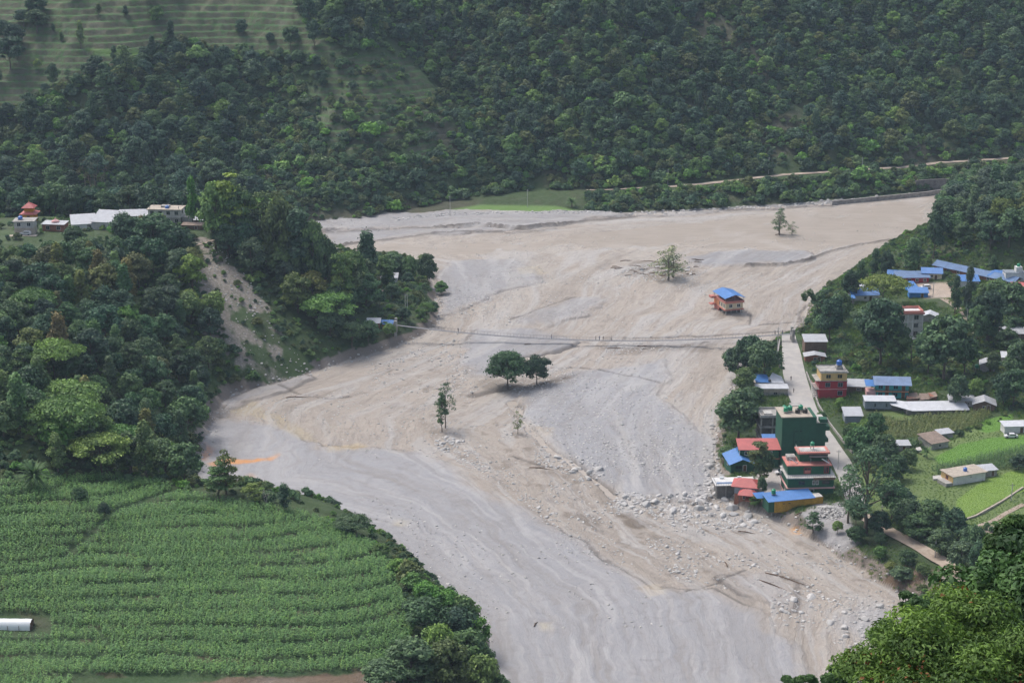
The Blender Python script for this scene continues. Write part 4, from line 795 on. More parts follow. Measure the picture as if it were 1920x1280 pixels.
def rocks():
    tot = 0
    for poly, n, (a, b), wh in CLUST:
        n = max(2, int(n*.69)); W_ = W0(poly); xs = [p[0] for p in W_]; yy = [p[1] for p in W_]; k = 0; tries = 0; lab = defaultdict(list); put = []
        while k < n and tries < 3000:
            tries += 1; x = random.uniform(min(xs), max(xs)); y = random.uniform(min(yy), max(yy))
            if sdist(np.array([x]), np.array([y]), W_)[0] < 0: continue
            s = (a+(b-a)*random.random()**1.5)/2
            if any((x-u)**2+(y-v)**2 < (.75*(s+r_))**2 for u, v, r_ in put): continue
            put.append((x, y, s)); k += 1
        put.sort(key=lambda q: -q[2])
        for i, (x, y, s) in enumerate(put):
            o = link('boulder', random.choice(ROCKS)); o.location = (x, y, max(float(zat(x, y)), -.30)+s*.02); o.scale = (s*random.uniform(.9, 1.2), s, s*random.uniform(.9, 1.2)); o.rotation_euler = (random.uniform(-.3, .3), random.uniform(-.3, .3), random.uniform(0, 6.28))
            big = 'large pale boulder' if i < n*.3 else 'middling grey boulder' if i < n*.65 else 'small grey boulder'
            lab[big].append((x/y, o)); tot += 1
        for big, os_ in lab.items():
            os_.sort(key=lambda q: q[0])
            for i, (_, o) in enumerate(os_): meta(o, f'{ORD[i]}{big} {wh}' if 1 < len(os_) <= 6 else f'{big} {wh}', 'boulder', 'boulders '+wh)
    print('boulders', tot)
    P = []; S = []
    for poly, n, (a, b), wh in CLUST:
        W_ = np.array(W0(poly)); c = W_.mean(0); W2 = c+(W_-c)*1.25; x, y = jgrid(W2[:, 0].min(), W2[:, 0].max(), W2[:, 1].min(), W2[:, 1].max(), 1.15, n+5)
        m = (sdist(x, y, W2) > -1) & (RNG.random(x.shape) < .55) & (landat(x, y) == 0); P.append(np.stack([x[m], y[m], np.maximum(zat(x, y)[m], -.30)-.05], 1)); S.append(RNG.uniform(.12, .55, m.sum())**1.2*(a+.3))
    x, y = jgrid(-110, 200, 380, 860, 2.6, 93); d = fbm(x, y, 30, 3, 161)+.6*fbm(x, y, 8, 2, 163); m = (landat(x, y) == 0) & (d > .26) & (zat(x, y) > -.5); P.append(np.stack([x[m], y[m], np.maximum(zat(x, y)[m], -.30)], 1)); S.append(RNG.uniform(.1, .5, m.sum()))
    x, y = jgrid(-60, 130, 390, 700, 1.5, 99); Wc = W0([(700,690),(860,620),(900,740),(980,760),(1060,860),(1150,940),(1380,960),(1500,1010),(1660,1100),(1560,1160),(1400,1110),(1240,1080),(1100,1000),(950,920),(800,840),(780,760)]); m = (sdist(x, y, Wc) > 0) & (fbm(x, y, 9, 4, 165) > .12) & (RNG.random(x.shape) < .6); P.append(np.stack([x[m], y[m], np.maximum(zat(x, y)[m], -.30)], 1)); S.append(RNG.uniform(.12, .75, m.sum())**1.3)
    x, y = jgrid(-125, -60, 580, 680, 1.6, 95); z = zat(x, y); px, py = proj(x, y, z); m = (landat(x, y) == 1) & (sdist(px, py, LANDSL) > -8) & (RNG.random(x.shape) < .38); P.append(np.stack([x[m], y[m], z[m]], 1)); S.append(RNG.uniform(.15, .6, m.sum()))
    W2 = [at(a, b)[:2] for a, b in [(1515,968),(1535,950),(1572,942),(1585,968),(1560,975)]]; 
    x, y = jgrid(min(p[0] for p in W2), max(p[0] for p in W2), min(p[1] for p in W2), max(p[1] for p in W2), .6, 96); m = sdist(x, y, W2) > 0; c = np.array(W2).mean(0); P.append(np.stack([x[m], y[m], zat(x, y)[m]+np.maximum(0, 1.8-.35*np.hypot(x[m]-c[0], y[m]-c[1]))], 1)); S.append(RNG.uniform(.25, .6, m.sum()))
    x, y = jgrid(-90, 260, 840, 940, 1.7, 97); yb = np.interp(x, FARX, FARY); m = (np.abs(y-yb-2) < 3.2) & (x > -60) & (RNG.random(x.shape) < .6); P.append(np.stack([x[m], y[m], np.maximum(zat(x, y)[m], -.1)], 1)); S.append(RNG.uniform(.3, 1.1, m.sum()))
    # stones strewn on the banks
    x, y = jgrid(-110, 210, 380, 860, 1.5, 98); dr = sdist(x, y, RIGHT); dl = sdist(x, y, LEFT); m = (((dr > -1.5) & (dr < 2.5)) | ((dl > -2) & (dl < 1.5))) & (RNG.random(x.shape) < .4); P.append(np.stack([x[m], y[m], np.maximum(zat(x, y)[m], -.30)], 1)); S.append(RNG.uniform(.15, .7, m.sum()))
    P = np.concatenate(P); S = np.concatenate(S); print('rubble', len(P)); scatter('rubble', [(q, (.5, .5, .5)) for q in ROCKS], P, S, RNG.uniform(0, 6.28, len(P)), RNG.integers(0, 9, len(P)))
from collections import defaultdict
rocks()
# ---------------------------------------------------------------- building helpers
class MB:
    def __init__(s): s.V = []; s.F = []
    def add(s, v, f): o = len(s.V); s.V += [tuple(q) for q in v]; s.F += [tuple(i+o for i in q) for q in f]; return s
    def box(s, x0, x1, y0, y1, z0, z1):
        return s.add([(x0,y0,z0),(x1,y0,z0),(x1,y1,z0),(x0,y1,z0),(x0,y0,z1),(x1,y0,z1),(x1,y1,z1),(x0,y1,z1)], [(0,3,2,1),(4,5,6,7),(0,1,5,4),(1,2,6,5),(2,3,7,6),(3,0,4,7)])
    def slab(s, q, th):
        """thick sheet under four corner points"""
        b = [(x, y, z-th) for x, y, z in q]; return s.add(list(q)+b, [(0,1,2,3),(7,6,5,4),(0,4,5,1),(1,5,6,2),(2,6,7,3),(3,7,4,0)])
    def cyl(s, x, y, r, z0, z1, n=12, r2=None):
        r2 = r if r2 is None else r2; v = [(x+r*math.cos(6.2832*i/n), y+r*math.sin(6.2832*i/n), z0) for i in range(n)]+[(x+r2*math.cos(6.2832*i/n), y+r2*math.sin(6.2832*i/n), z1) for i in range(n)]+[(x, y, z0), (x, y, z1)]
        f = [(i, (i+1) % n, n+(i+1) % n, n+i) for i in range(n)]+[(2*n+1, 2*n+1, n+i, n+(i+1) % n) for i in range(n)]
        o = len(s.V); s.V += v; s.F += [tuple(i+o for i in dict.fromkeys(q)) for q in f]; return s
    def beam(s, a, b, r):
        a = Vector(a); b = Vector(b); d = (b-a).normalized(); u = d.cross(Vector((.1, .2, 1)) if abs(d.z) < .9 else Vector((1, 0, 0))).normalized()*r; v = d.cross(u)
        return s.add([a-u-v, a+u-v, a+u+v, a-u+v, b-u-v, b+u-v, b+u+v, b-u+v], [(0,3,2,1),(4,5,6,7),(0,1,5,4),(1,2,6,5),(2,3,7,6),(3,0,4,7)])
    def build(s, name, mat, parent=None, smooth=False):
        me = bpy.data.meshes.new(name); me.from_pydata(s.V, [], s.F); me.materials.append(mat)
        if smooth: me.polygons.foreach_set('use_smooth', [True]*len(me.polygons))
        return link(name, me, parent)
def corr(name, col, ax='X', var=.12, rust=None, rough=.45):
    m, t, bs = newmat(name); v = coords(t); w_ = N(t, 'ShaderNodeTexWave', bands_direction=ax, Scale=1.3, Distortion=0.); L(t, v, w_.inputs['Vector'])
    n = noise(t, v, .5, 6, .7); c = mixc(t, tuple(q*(1-var) for q in col), tuple(min(1, q*(1+var)) for q in col), mrange(t, n, .35, .65, 0, 1)); c = mixc(t, c, tuple(q*.72 for q in col), mrange(t, w_.outputs['Fac'], 0, .5, .55, 0))
    c = mixc(t, c, rust or tuple(q*.55+.05 for q in col), mrange(t, noise(t, v, 1.6, 6, .75), .56, .7, 0, .55))
    L(t, c, bs.inputs['Base Color']); bs.inputs['Roughness'].default_value = rough; bs.inputs['Specular IOR Level'].default_value = .4; bump(t, bs, w_.outputs['Fac'], .6, .08); return m
M = {}
M['blue'] = corr('blue_roof_sheet', (.075, .21, .50)); M['bluey'] = corr('blue_roof_sheet_across', (.075, .21, .50), 'Y'); M['fadeblue'] = corr('faded_blue_roof_sheet', (.13, .21, .36), 'X', .2); M['fadebluey'] = corr('faded_blue_roof_across', (.12, .20, .40), 'Y', .2)
M['red'] = corr('red_roof_sheet', (.47, .115, .105)); M['redy'] = corr('red_roof_sheet_across', (.47, .115, .105), 'Y'); M['tin'] = corr('tin_roof_sheet', (.44, .45, .47), 'X', .12, (.25, .20, .17)); M['tiny'] = corr('tin_roof_across', (.42, .43, .45), 'Y', .12, (.25, .20, .17)); M['white'] = corr('white_roof_sheet', (.58, .59, .61)); M['rust'] = corr('old_brown_roof', (.25, .19, .15), 'X', .3, (.12, .08, .06), .8)
for k, c, v_ in (('green', (.022, .105, .062), .12), ('dgreen', (.028, .10, .062), .1), ('greyblue', (.22, .25, .28), .15), ('cream', (.58, .50, .34), .1), ('orange', (.60, .26, .13), .1), ('pink', (.50, .20, .165), .1), ('pinkl', (.62, .36, .34), .1), ('conc', (.33, .315, .29), .25), ('dconc', (.17, .16, .15), .3), ('lconc', (.47, .45, .42), .18), ('whitew', (.62, .61, .59), .12), ('redw', (.34, .035, .045), .12), ('yelw', (.58, .40, .18), .1), ('ochre', (.42, .25, .045), .22), ('turq', (.05, .34, .34), .12), ('brick', (.30, .13, .085), .3), ('brown', (.17, .115, .085), .3), ('templey', (.56, .25, .02), .1), ('templer', (.42, .08, .05), .1), ('black', (.02, .02, .022), .3), ('wood', (.13, .08, .05), .3), ('bluep', (.06, .22, .52), .1), ('sandc', (.40, .345, .28), .15), ('stone', (.30, .28, .26), .35), ('tarm', (.28, .27, .26), .12), ('lino', (.42, .40, .375), .12), ('metal', (.25, .25, .26), .1), ('rope', (.16, .15, .14), .1)):
    M[k] = plain('paint_'+k if k not in ('conc', 'brick', 'wood', 'stone') else k, c, .85, min(.4, v_*1.7), .55, b=.03)
def glassm():
    m, t, bs = newmat('window_glass'); bs.inputs['Base Color'].default_value = (.02, .028, .035, 1); bs.inputs['Roughness'].default_value = .12; return m
M['glass'] = glassm()
def plast(nm, c):
    m, t, bs = newmat(nm); bs.inputs['Base Color'].default_value = (*c, 1); bs.inputs['Roughness'].default_value = .4; return m
M['tankg'] = plast('green_plastic', (.012, .24, .12)); M['tankb'] = plast('blue_plastic', (.03, .13, .42)); M['carw'] = plast('car_white', (.6, .6, .6)); M['tire'] = plast('rubber', (.02, .02, .02)); M['tankk'] = plast('black_plastic', (.02, .02, .02)); M['film'] = plast('white_film', (.68, .70, .70))
class House:
    def __init__(s, name, label, bx, by, w, d, rz=0, cat='house', group=None, z=None, sink=0.0):
        x, y, zz = at(bx, by)
        if z is not None: x, y = onz(bx, by, z); zz = z
        s.root = empty(name, (x, y, zz-sink), R(rz), label, cat, group); s.w = w; s.d = d; s.z = 0; s.x0, s.x1 = -w/2, w/2; s.y0, s.y1 = 0, d
    def part(s, name, mat, *boxes, parent=None):
        b = MB()
        for q in boxes: b.box(*q)
        return b.build(name, M[mat], parent or s.root)
    def floor(s, h, mat, win=None, wins=None, band=None, bh=.35, proud=.25, frame='lconc', inset=(0, 0, 0, 0), ww=1.3, wh=1.3, nm='wall'):
        """a storey; win = windows on (front, left, right); band = slab material at the top"""
        x0, x1, y0, y1 = s.x0+inset[0], s.x1-inset[1], s.y0+inset[2], s.y1-inset[3]; z0 = s.z-(1.5 if s.z == 0 else 0)
        s.part(nm, mat, (x0, x1, y0, y1, z0, s.z+h-(bh if band else 0))); zc = s.z+(h-(bh if band else 0))*.55
        for face, n in zip('FLR', win or ()):
            for i in range(n):
                ln = (x1-x0) if face == 'F' else (y1-y0); s.window(face, (x0, x1, y0, y1), (i+.5)/n, zc, ww, wh, frame)
        if band: s.part('floor_slab', band, (x0-proud, x1+proud, y0-proud, y1+proud, s.z+h-bh, s.z+h))
        s.z += h; return s
    def window(s, face, b, t, zc, ww, wh, frame='lconc', door=False):
        x0, x1, y0, y1 = b; f = MB(); p = MB(); e = .07; th = .12
        def R_(mb, u0, u1, v0, v1, out):
            if face == 'F': c = x0+(x1-x0)*t; mb.box(c+u0, c+u1, y0-out, y0+.02, v0, v1)
            elif face == 'L': c = y0+(y1-y0)*t; mb.box(x0-out, x0+.02, c+u0, c+u1, v0, v1)
            else: c = y0+(y1-y0)*t; mb.box(x1-.02, x1+out, c+u0, c+u1, v0, v1)
        a, bb = -ww/2, ww/2; z0, z1 = zc-wh/2, zc+wh/2
        R_(f, a-th, a, z0-th, z1+th, e); R_(f, bb, bb+th, z0-th, z1+th, e); R_(f, a, bb, z1, z1+th, e); R_(f, a, bb, z0-th, z0, e+.05)
        if not door: R_(f, -.04, .04, z0, z1, e)
        R_(p, a, bb, z0, z1, .03); w_ = f.build('door' if door else 'window', M[frame], s.root); p.build('panel' if door else 'pane', M['wood' if door else 'glass'], w_)
    def door(s, face, t, frame='lconc', z=0, h=2.0): s.window(face, (s.x0, s.x1, s.y0, s.y1), t, z+h/2+.05, .95, h, frame, True)
    def gable(s, mat, rise=1.2, ov=.5, ridge='x', endmat=None, z=None, box=None, th=.1):
        x0, x1, y0, y1 = box or (s.x0, s.x1, s.y0, s.y1); z = s.z if z is None else z
        if endmat:
            b = MB()
            if ridge == 'x':
                for xx in (x0+.01, x1-.21): b.add([(xx, y0, z), (xx, y1, z), (xx, (y0+y1)/2, z+rise), (xx+.2, y0, z), (xx+.2, y1, z), (xx+.2, (y0+y1)/2, z+rise)], [(0,1,2),(5,4,3),(0,3,4,1),(1,4,5,2),(2,5,3,0)])
            else:
                for yy in (y0+.01, y1-.21): b.add([(x0, yy, z), (x1, yy, z), ((x0+x1)/2, yy, z+rise), (x0, yy+.2, z), (x1, yy+.2, z), ((x0+x1)/2, yy+.2, z+rise)], [(0,2,1),(5,3,4),(0,1,4,3),(1,2,5,4),(2,0,3,5)])
            b.build('gable_wall', M[endmat], s.root)
        b = MB(); X0, X1, Y0, Y1 = x0-ov, x1+ov, y0-ov, y1+ov; zl = z+.12-rise*ov/((y1-y0)/2 if ridge == 'x' else (x1-x0)/2)
        if ridge == 'x': ym = (y0+y1)/2; b.slab([(X0, Y0, zl), (X1, Y0, zl), (X1, ym, z+rise+.12), (X0, ym, z+rise+.12)], th).slab([(X1, Y1, zl), (X0, Y1, zl), (X0, ym+.002, z+rise+.12), (X1, ym+.002, z+rise+.12)], th)
        else: xm = (x0+x1)/2; b.slab([(X0, Y0, zl), (xm, Y0, z+rise+.12), (xm, Y1, z+rise+.12), (X0, Y1, zl)], th).slab([(xm+.002, Y0, z+rise+.12), (X1, Y0, zl), (X1, Y1, zl), (xm+.002, Y1, z+rise+.12)], th)
        return b.build('roof', M[mat], s.root)
    def shed(s, mat, zf=0., zb=.9, ov=.4, box=None, z=None, zl=None, nm='roof', dx=0.):
        x0, x1, y0, y1 = box or (s.x0, s.x1, s.y0, s.y1); z = s.z if z is None else z
        return MB().slab([(x0-ov, y0-ov, z+zf+.1), (x1+ov, y0-ov, z+zf+.1+dx), (x1+ov, y1+ov, z+zb+.1+dx), (x0-ov, y1+ov, z+zb+.1)], .09).build(nm, M[mat], s.root)
    def hip(s, mat, rise, ov=.5, box=None, z=None, ridge=.35):
        x0, x1, y0, y1 = box or (s.x0, s.x1, s.y0, s.y1); z = s.z if z is None else z; x0 -= ov; x1 += ov; y0 -= ov; y1 += ov; xm, ym = (x0+x1)/2, (y0+y1)/2; r = (x1-x0)*ridge/2 if x1-x0 > y1-y0 else 0; q = (y1-y0)*ridge/2 if r == 0 else 0
        v = [(x0,y0,z),(x1,y0,z),(x1,y1,z),(x0,y1,z),(xm-r,ym-q,z+rise),(xm+r,ym+q,z+rise),(x0,y0,z-.12),(x1,y0,z-.12),(x1,y1,z-.12),(x0,y1,z-.12)]
        f = [(0,1,5,4),(1,2,5),(2,3,4,5),(3,0,4)] if r else [(0,1,4),(1,2,5,4),(2,3,5),(3,0,4,5)]
        return MB().add(v, f+[(9,8,7,6),(0,6,7,1),(1,7,8,2),(2,8,9,3),(3,9,6,0)]).build('roof', M[mat], s.root)
    def parapet(s, mat, h=.7, th=.18, inset=0.):
        x0, x1, y0, y1 = s.x0+inset, s.x1-inset, s.y0+inset, s.y1-inset; return s.part('parapet', mat, (x0, x1, y0, y0+th, s.z, s.z+h), (x0, x1, y1-th, y1, s.z, s.z+h), (x0, x0+th, y0+th, y1-th, s.z, s.z+h), (x1-th, x1, y0+th, y1-th, s.z, s.z+h))
    def railing(s, mat, z, h=.9, box=None, n=10, nm='railing'):
        x0, x1, y0, y1 = box or (s.x0, s.x1, s.y0, s.y1); b = MB()
        for zz in (z+h*.5, z+h-.05): b.box(x0, x1, y0, y0+.06, zz, zz+.06); b.box(x0, x0+.06, y0+.07, y1, zz, zz+.06); b.box(x1-.06, x1, y0+.07, y1, zz, zz+.06)
        for i in range(n+1): xx = x0+.01+(x1-x0-.08)*i/n; b.box(xx, xx+.05, y0+.005, y0+.055, z, z+h-.06)
        return b.build(nm, M[mat], s.root)
    def posts(s, mat, pts, z0, z1, r=.12, nm='post'):
        for x, y in pts: s.part(nm, mat, (x-r, x+r, y-r, y+r, z0, z1))
    def world(s, x, y, z): bpy.context.view_layer.update(); return s.root.matrix_world @ Vector((x, y, z))
def tank(h, x, y, z, mat, label, r=.62, ht=1.25, group=None, stand=0):
    p = h.world(x, y, z); o = empty('water_tank', p, 0, label, 'water tank', group)
    if stand:
        b = MB(); [b.box(sx*r*.7-.05, sx*r*.7+.05, sy*r*.7-.05, sy*r*.7+.05, 0, stand-.09) for sx in (-1, 1) for sy in (-1, 1)]; b.box(-r, r, -r, r, stand-.09, stand); b.build('stand', M['conc'], o)
    MB().cyl(0, 0, r, stand, stand+ht*.78, 14).cyl(0, 0, r*.99, stand+ht*.78, stand+ht, 14, r*.35).build('tank_body', M[mat], o, False); MB().cyl(0, 0, r*.3, stand+ht, stand+ht+.12, 10).build('lid', M[mat], o)
    return o
def ribbon(name, pts, widths, mat, lift=.06, z=None, seg=1.2, kind='structure', cross=6):
    P = [np.array(p[:2], float) for p in pts]; C = []; Wd = []
    for i in range(len(P)-1):
        n = max(1, int(np.linalg.norm(P[i+1]-P[i])/seg))
        for k in range(n): t = k/n; C.append(P[i]*(1-t)+P[i+1]*t); Wd.append(widths[i]*(1-t)+widths[i+1]*t)
    C.append(P[-1]); Wd.append(widths[-1]); C = np.array(C); Cs = C.copy()
    for _ in range(6): Cs[1:-1] = (Cs[:-2]+Cs[1:-1]*2+Cs[2:])/4
    T_ = np.gradient(Cs, axis=0); T_ /= np.linalg.norm(T_, axis=1)[:, None]+1e-9; Nn = np.stack([-T_[:, 1], T_[:, 0]], 1); V = []; F = []
    for i in range(len(Cs)):
        row = [Cs[i]+Nn[i]*Wd[i]*(k/cross-.5) for k in range(cross+1)]; zc = float(zat(*Cs[i])); zs = [float(zat(*q)) for q in row]; zm = np.mean(zs)
        V += [(q[0], q[1], max(zm, zz)+lift) for q, zz in zip(row, zs)]
    cn = cross+1
    for i in range(len(Cs)-1): F += [(i*cn+k+1, i*cn+k, (i+1)*cn+k, (i+1)*cn+k+1) for k in range(cross)]
    o = link(name, mesh_np(name, V, F, mat, True)); meta(o, kind=kind); return o, Cs, Nn, Wd
# ---------------------------------------------------------------- roads and tracks
def road_mat(nm, a, b_):
    m, t, bs = newmat(nm); v = coords(t); n = noise(t, v, .25, 6, .65, .6); n2 = noise(t, v, 2.2, 6, .7); c = mixc(t, a, b_, mrange(t, n, .4, .62, 0, 1)); c = mixc(t, c, tuple(q*.6 for q in a), mrange(t, n2, .56, .75, 0, .5))
    L(t, c, bs.inputs['Base Color']); bs.inputs['Roughness'].default_value = .9; bump(t, bs, n2, .5, .06); return m
RM = road_mat('dusty_concrete_road', (.33, .315, .30), (.40, .375, .345)); TM = road_mat('dirt_track', (.30, .235, .18), (.40, .33, .265))
rd = [at(a, b) for a, b in ((1478,628),(1481,645),(1485,670),(1489,700),(1498,735),(1512,770),(1530,800),(1553,832),(1577,865),(1592,900),(1603,935),(1612,962))]
ribbon('road', rd, [5, 6, 7, 8, 8.2, 7.6, 7, 6.6, 6.2, 6, 5.5, 5], RM, .12)
tr = [at(a, b) for a, b in ((1612,962),(1640,980),(1690,1008),(1730,1030),(1765,1052),(1800,1078),(1850,1110))]; ribbon('dirt_road', tr, [5, 4.5, 4.2, 4.2, 4.4, 4.6, 4.6], TM, .12)
ribbon('footpath', [at(a, b) for a, b in ((1920,945),(1880,965),(1840,985),(1822,1000))], [1.6, 1.6, 2.2, 3], TM, .1)
ribbon('village_lane', [at(a, b) for a, b in ((1770,560),(1795,575),(1800,590),(1812,605),(1830,625))], [4, 3.4, 3, 3, 3], TM, .1)
ribbon('spur_path', [at(a, b) for a, b in ((420,440),(405,450),(385,456),(362,462),(350,462))], [1.4, 1.2, 1.1, 1, 1], TM, .1)
def benchpt(px, py, h): x, y = onz(px, py, h); return x, y
pts = []
for px in list(range(1100, 2060, 40)):
    x = onz(px, 330, 8)[0]
    for _ in range(3): yb = float(np.interp(x, FARX, FARY)); bd = float(np.interp(x, BX, BD)); y = yb+bd+1.5; hh = float(np.interp(x, BX, BH)); D = y*FW[1]+(hh-CAMZ)*FW[2]; x = (px-960)*D/FPX
    pts.append((x, y))
ribbon('far_track', pts, [1.8]*4+[4.2]*(len(pts)-4), TM, .25)
# retaining wall along the right of the road
def wallstrip(name, label, pts, h, th, mat, cat='wall'):
    b = MB(); P = [Vector(p) for p in pts]
    for i in range(len(P)-1):
        d = (P[i+1]-P[i]); n = Vector((-d.y, d.x, 0)).normalized()*th/2; a, c = P[i], P[i+1]
        b.add([a-n-Vector((0,0,1)), c-n-Vector((0,0,1)), c+n-Vector((0,0,1)), a+n-Vector((0,0,1)), a-n+Vector((0,0,h)), c-n+Vector((0,0,h)), c+n+Vector((0,0,h)), a+n+Vector((0,0,h))], [(0,3,2,1),(4,5,6,7),(0,1,5,4),(2,3,7,6)]+([(3,0,4,7)] if i == 0 else [])+([(1,2,6,5)] if i == len(P)-2 else []))
    return meta(b.build(name, M[mat]), label, cat)
wallstrip('roadside_wall', 'long low grey wall following the right edge of the concrete road', [at(a, b) for a, b in ((1512,700),(1524,730),(1535,762),(1555,795),(1580,828),(1598,850))], .8, .4, 'stone')
wallstrip('river_wall', 'low stone wall on the river side of the track by the bridge head', [at(a, b) for a, b in ((1462,640),(1458,665),(1462,690))], 1.2, .5, 'stone')
wallstrip('far_retaining_wall', 'dark stone retaining wall under the far bank track', [(*benchpt(a, b, 3), 2.0) for a, b in ((1716,352),(1745,350),(1785,349))], 5, .8, 'dconc')
wallstrip('far_flood_wall', 'pale grey flood wall running along the far water edge', [(*onz(a, b, 0), 0) for a, b in ((1560,384),(1640,376),(1690,371),(1740,366),(1790,358))], 2.0, .8, 'stone')
wallstrip('house_bund', 'thin tan earth bund at the foot of the bright rice field', [at(a, b) for a, b in ((1788,982),(1830,968),(1880,940),(1918,915))], .5, .5, 'sandc')
# ---------------------------------------------------------------- right bank buildings
# stranded house
h = House('stranded_house', 'cream and orange house with blue roof stranded alone in the flooded river', 1376, 590, 7.6, 11.5, 17, z=-.1)
h.part('ground_floor_wall', 'dconc', (-2.6, 3.2, 1.2, 11, -1, 2.0)); h.posts('conc', [(-3.5, .25), (-1.2, .25), (1.2, .25), (3.5, .25), (-3.5, 3.5), (-3.5, 7), (-3.5, 11), (3.5, 11)], -1, 2.0, .18, 'column')
h.part('side_wall', 'pink', (-3.85, -3.6, 6.5, 11.3, -1, 2.0)); h.z = 2.0; h.part('floor_slab', 'pink', (-4.1, 4.1, -.3, 11.8, 2.0, 2.45)); h.z = 2.45
h.part('wall', 'cream', (-3.8, 3.8, 0, 11.5, 2.45, 5.0)); h.part('side_panel', 'orange', (-3.9, -3.81, 6.3, 11.5, 2.46, 5.0))
for t in (.3, .75): h.window('F', (-3.8, 3.8, 0, 11.5), t, 3.8, 1.3, 1.3, 'whitew')
for t in (.12, .33, .52): h.window('L', (-3.8, 3.8, 0, 11.5), t, 3.7, 1.0, 1.5, 'whitew')
h.part('terrace_slab', 'pink', (-4.2, 4.2, -.5, 11.9, 5.0, 5.35)); h.part('balcony', 'pink', (-6.2, -4.21, 9.2, 11.8, 2.2, 2.6), (-6.2, -4.21, 9.2, 11.8, 5.0, 5.9), parent=None); h.z = 5.35
h.part('parapet', 'pink', (-4.2, 4.2, -.5, -.35, 5.35, 5.9), (-4.2, -4.05, -.34, 11.9, 5.35, 5.9), (4.05, 4.2, -.34, 11.9, 5.35, 5.9)); h.posts('metal', [(-3.9, .1), (0, .1), (3.9, .1), (-3.9, 5.8), (3.9, 5.8), (-3.9, 11.5), (3.9, 11.5)], 5.9, 7.35, .07)
h.part('stair_room', 'dconc', (-1.5, 1.5, 6, 10, 5.35, 7.3)); h.gable('bluey', 1.1, .7, 'y', z=7.3)
# green tiered building (px 1470-1562, base about 930)
h = House('tiered_building', 'green building of stepped storeys with red bands and rooftop clutter', 1519, 931, 13.6, 9.5, 3, 'building')
h.floor(3.0, 'green', band='pinkl', bh=.35, proud=.35)
for t in (.22, .5): h.window('F', (h.x0, h.x1, 0, h.d), t, 1.5, 1.9, 1.5, 'whitew')
h.window('L', (h.x0, h.x1, 0, h.d), .4, 1.5, 1.2, 1.3, 'whitew'); h.part('base_band', 'pinkl', (-7.2, 7.2, -.45, 9.9, -.15, .2))
h.floor(3.2, 'green', band='lconc', bh=.25, proud=.55)
for t, ww in ((.3, 1.8), (.56, .6), (.64, .6), (.83, 2.2)): h.window('F', (h.x0, h.x1, 0, h.d), t, 4.5, ww, 1.1, 'dgreen' if ww > 1 else 'whitew')
h.part('awning_board', 'brown', (.6, 7.0, -.7, -.56, 5.5, 6.25)); z2 = h.z
h.railing('metal', z2, .9, (-6.9, 6.9, -.4, 9.5), 22)
h.floor(3.0, 'green', band='pink', bh=.3, proud=.3, inset=(.2, .6, 2.2, 0)); h.window('F', (h.x0+.2, h.x1-.6, 2.2, h.d), .46, 7.5, 1.9, 1.6, 'redw'); h.window('F', (h.x0+.2, h.x1-.6, 2.2, h.d), .9, 7.6, 1.2, 1.7, 'redw'); h.part('red_panel', 'pink', (-1.5, .2, 2.12, 2.19, 6.5, 7.5)); z3 = h.z
h.part('shade_roof', 'black', (0, 5.4, 2.6, 4.9, z3+2.0, z3+2.15)); h.posts('metal', [(.3, 2.8), (5, 2.8)], z3, z3+2.0, .06)
h.floor(2.9, 'green', band='pink', bh=.5, proud=.55, inset=(4.2, .9, 5.2, 0)); z4 = h.z
h.part('roof_deck', 'lconc', (-2.2, 5.5, 5.6, 9.1, z4, z4+.06)); h.part('terrace_cover', 'conc', (-6.0, -3.4, 6.2, 9, z3, z3+1.1))
h.railing('lconc', z4, .8, (-2.9, 6.2, 4.7, 9.8), 14, 'roof_railing')
b = MB().beam((-6, 3, z3+1.9), (-3.5, 3.4, z3+.2), .12).beam((-5.9, 3, z3+.1), (-5.9, 3, z3+1.9), .06); b.build('solar_heater', M['film'], h.root)
b = MB().beam((3.6, 2.9, z3+1.6), (5.8, 2.7, z3+.3), .14); b.build('solar_heater', M['film'], h.root)
TG = h; tank(h, 1.6, 7.5, z4+.06, 'tankg', 'green water tank on a white post above the stepped green building', .62, 1.1, None, 1.2)
# tall plain green building
h = House('green_block', 'tall plain dark green building with four tanks on its concrete roof', 1495, 873, 10.6, 9.0, 4, 'building')
for i in range(4): h.floor(3.75 if i else 4.6, 'dgreen', band=None)
for zz in (4.6, 8.0, 11.3):
    for t in (.42, .56): h.window('F', (h.x0, h.x1, 0, h.d), t, zz, .7, .35, 'dgreen')
h.part('roof_slab', 'sandc', (-5.7, 4.0, -.4, 9.3, h.z, h.z+.3)); h.part('side_wing', 'dgreen', (5.31, 8.6, 1.2, 8.2, -1, 13.4)); h.part('wing_roof', 'lconc', (5.31, 8.9, 1.0, 8.4, 13.4, 13.7)); h.part('stair_hood', 'dgreen', (6.6, 8.8, .6, 3.2, 13.71, 14.8)); h.part('balcony', 'dgreen', (8.61, 10.0, 2, 6, 10.6, 11.9), (8.61, 9.8, 2, 6, 6.8, 7.9)); h.part('pipe_panel', 'glass', (-1.6, -1.5, -.06, -.01, .5, 11.5))
for i, (x, y, mt) in enumerate(((-3.6, 3.5, 'tankg'), (-2.1, 4.4, 'tankg'), (1.3, 4.8, 'tankg'), (0, 3.2, 'tankk'), (2.4, 3.2, 'tankk'))):
    tank(h, x, y, h.z+.3, mt, (['leftmost green', 'second green', 'rightmost green', 'left black', 'right black'][i])+' water tank on the tall plain green building', .75, 1.5, 'tanks on the green block', .0 if mt == 'tankk' else .6)
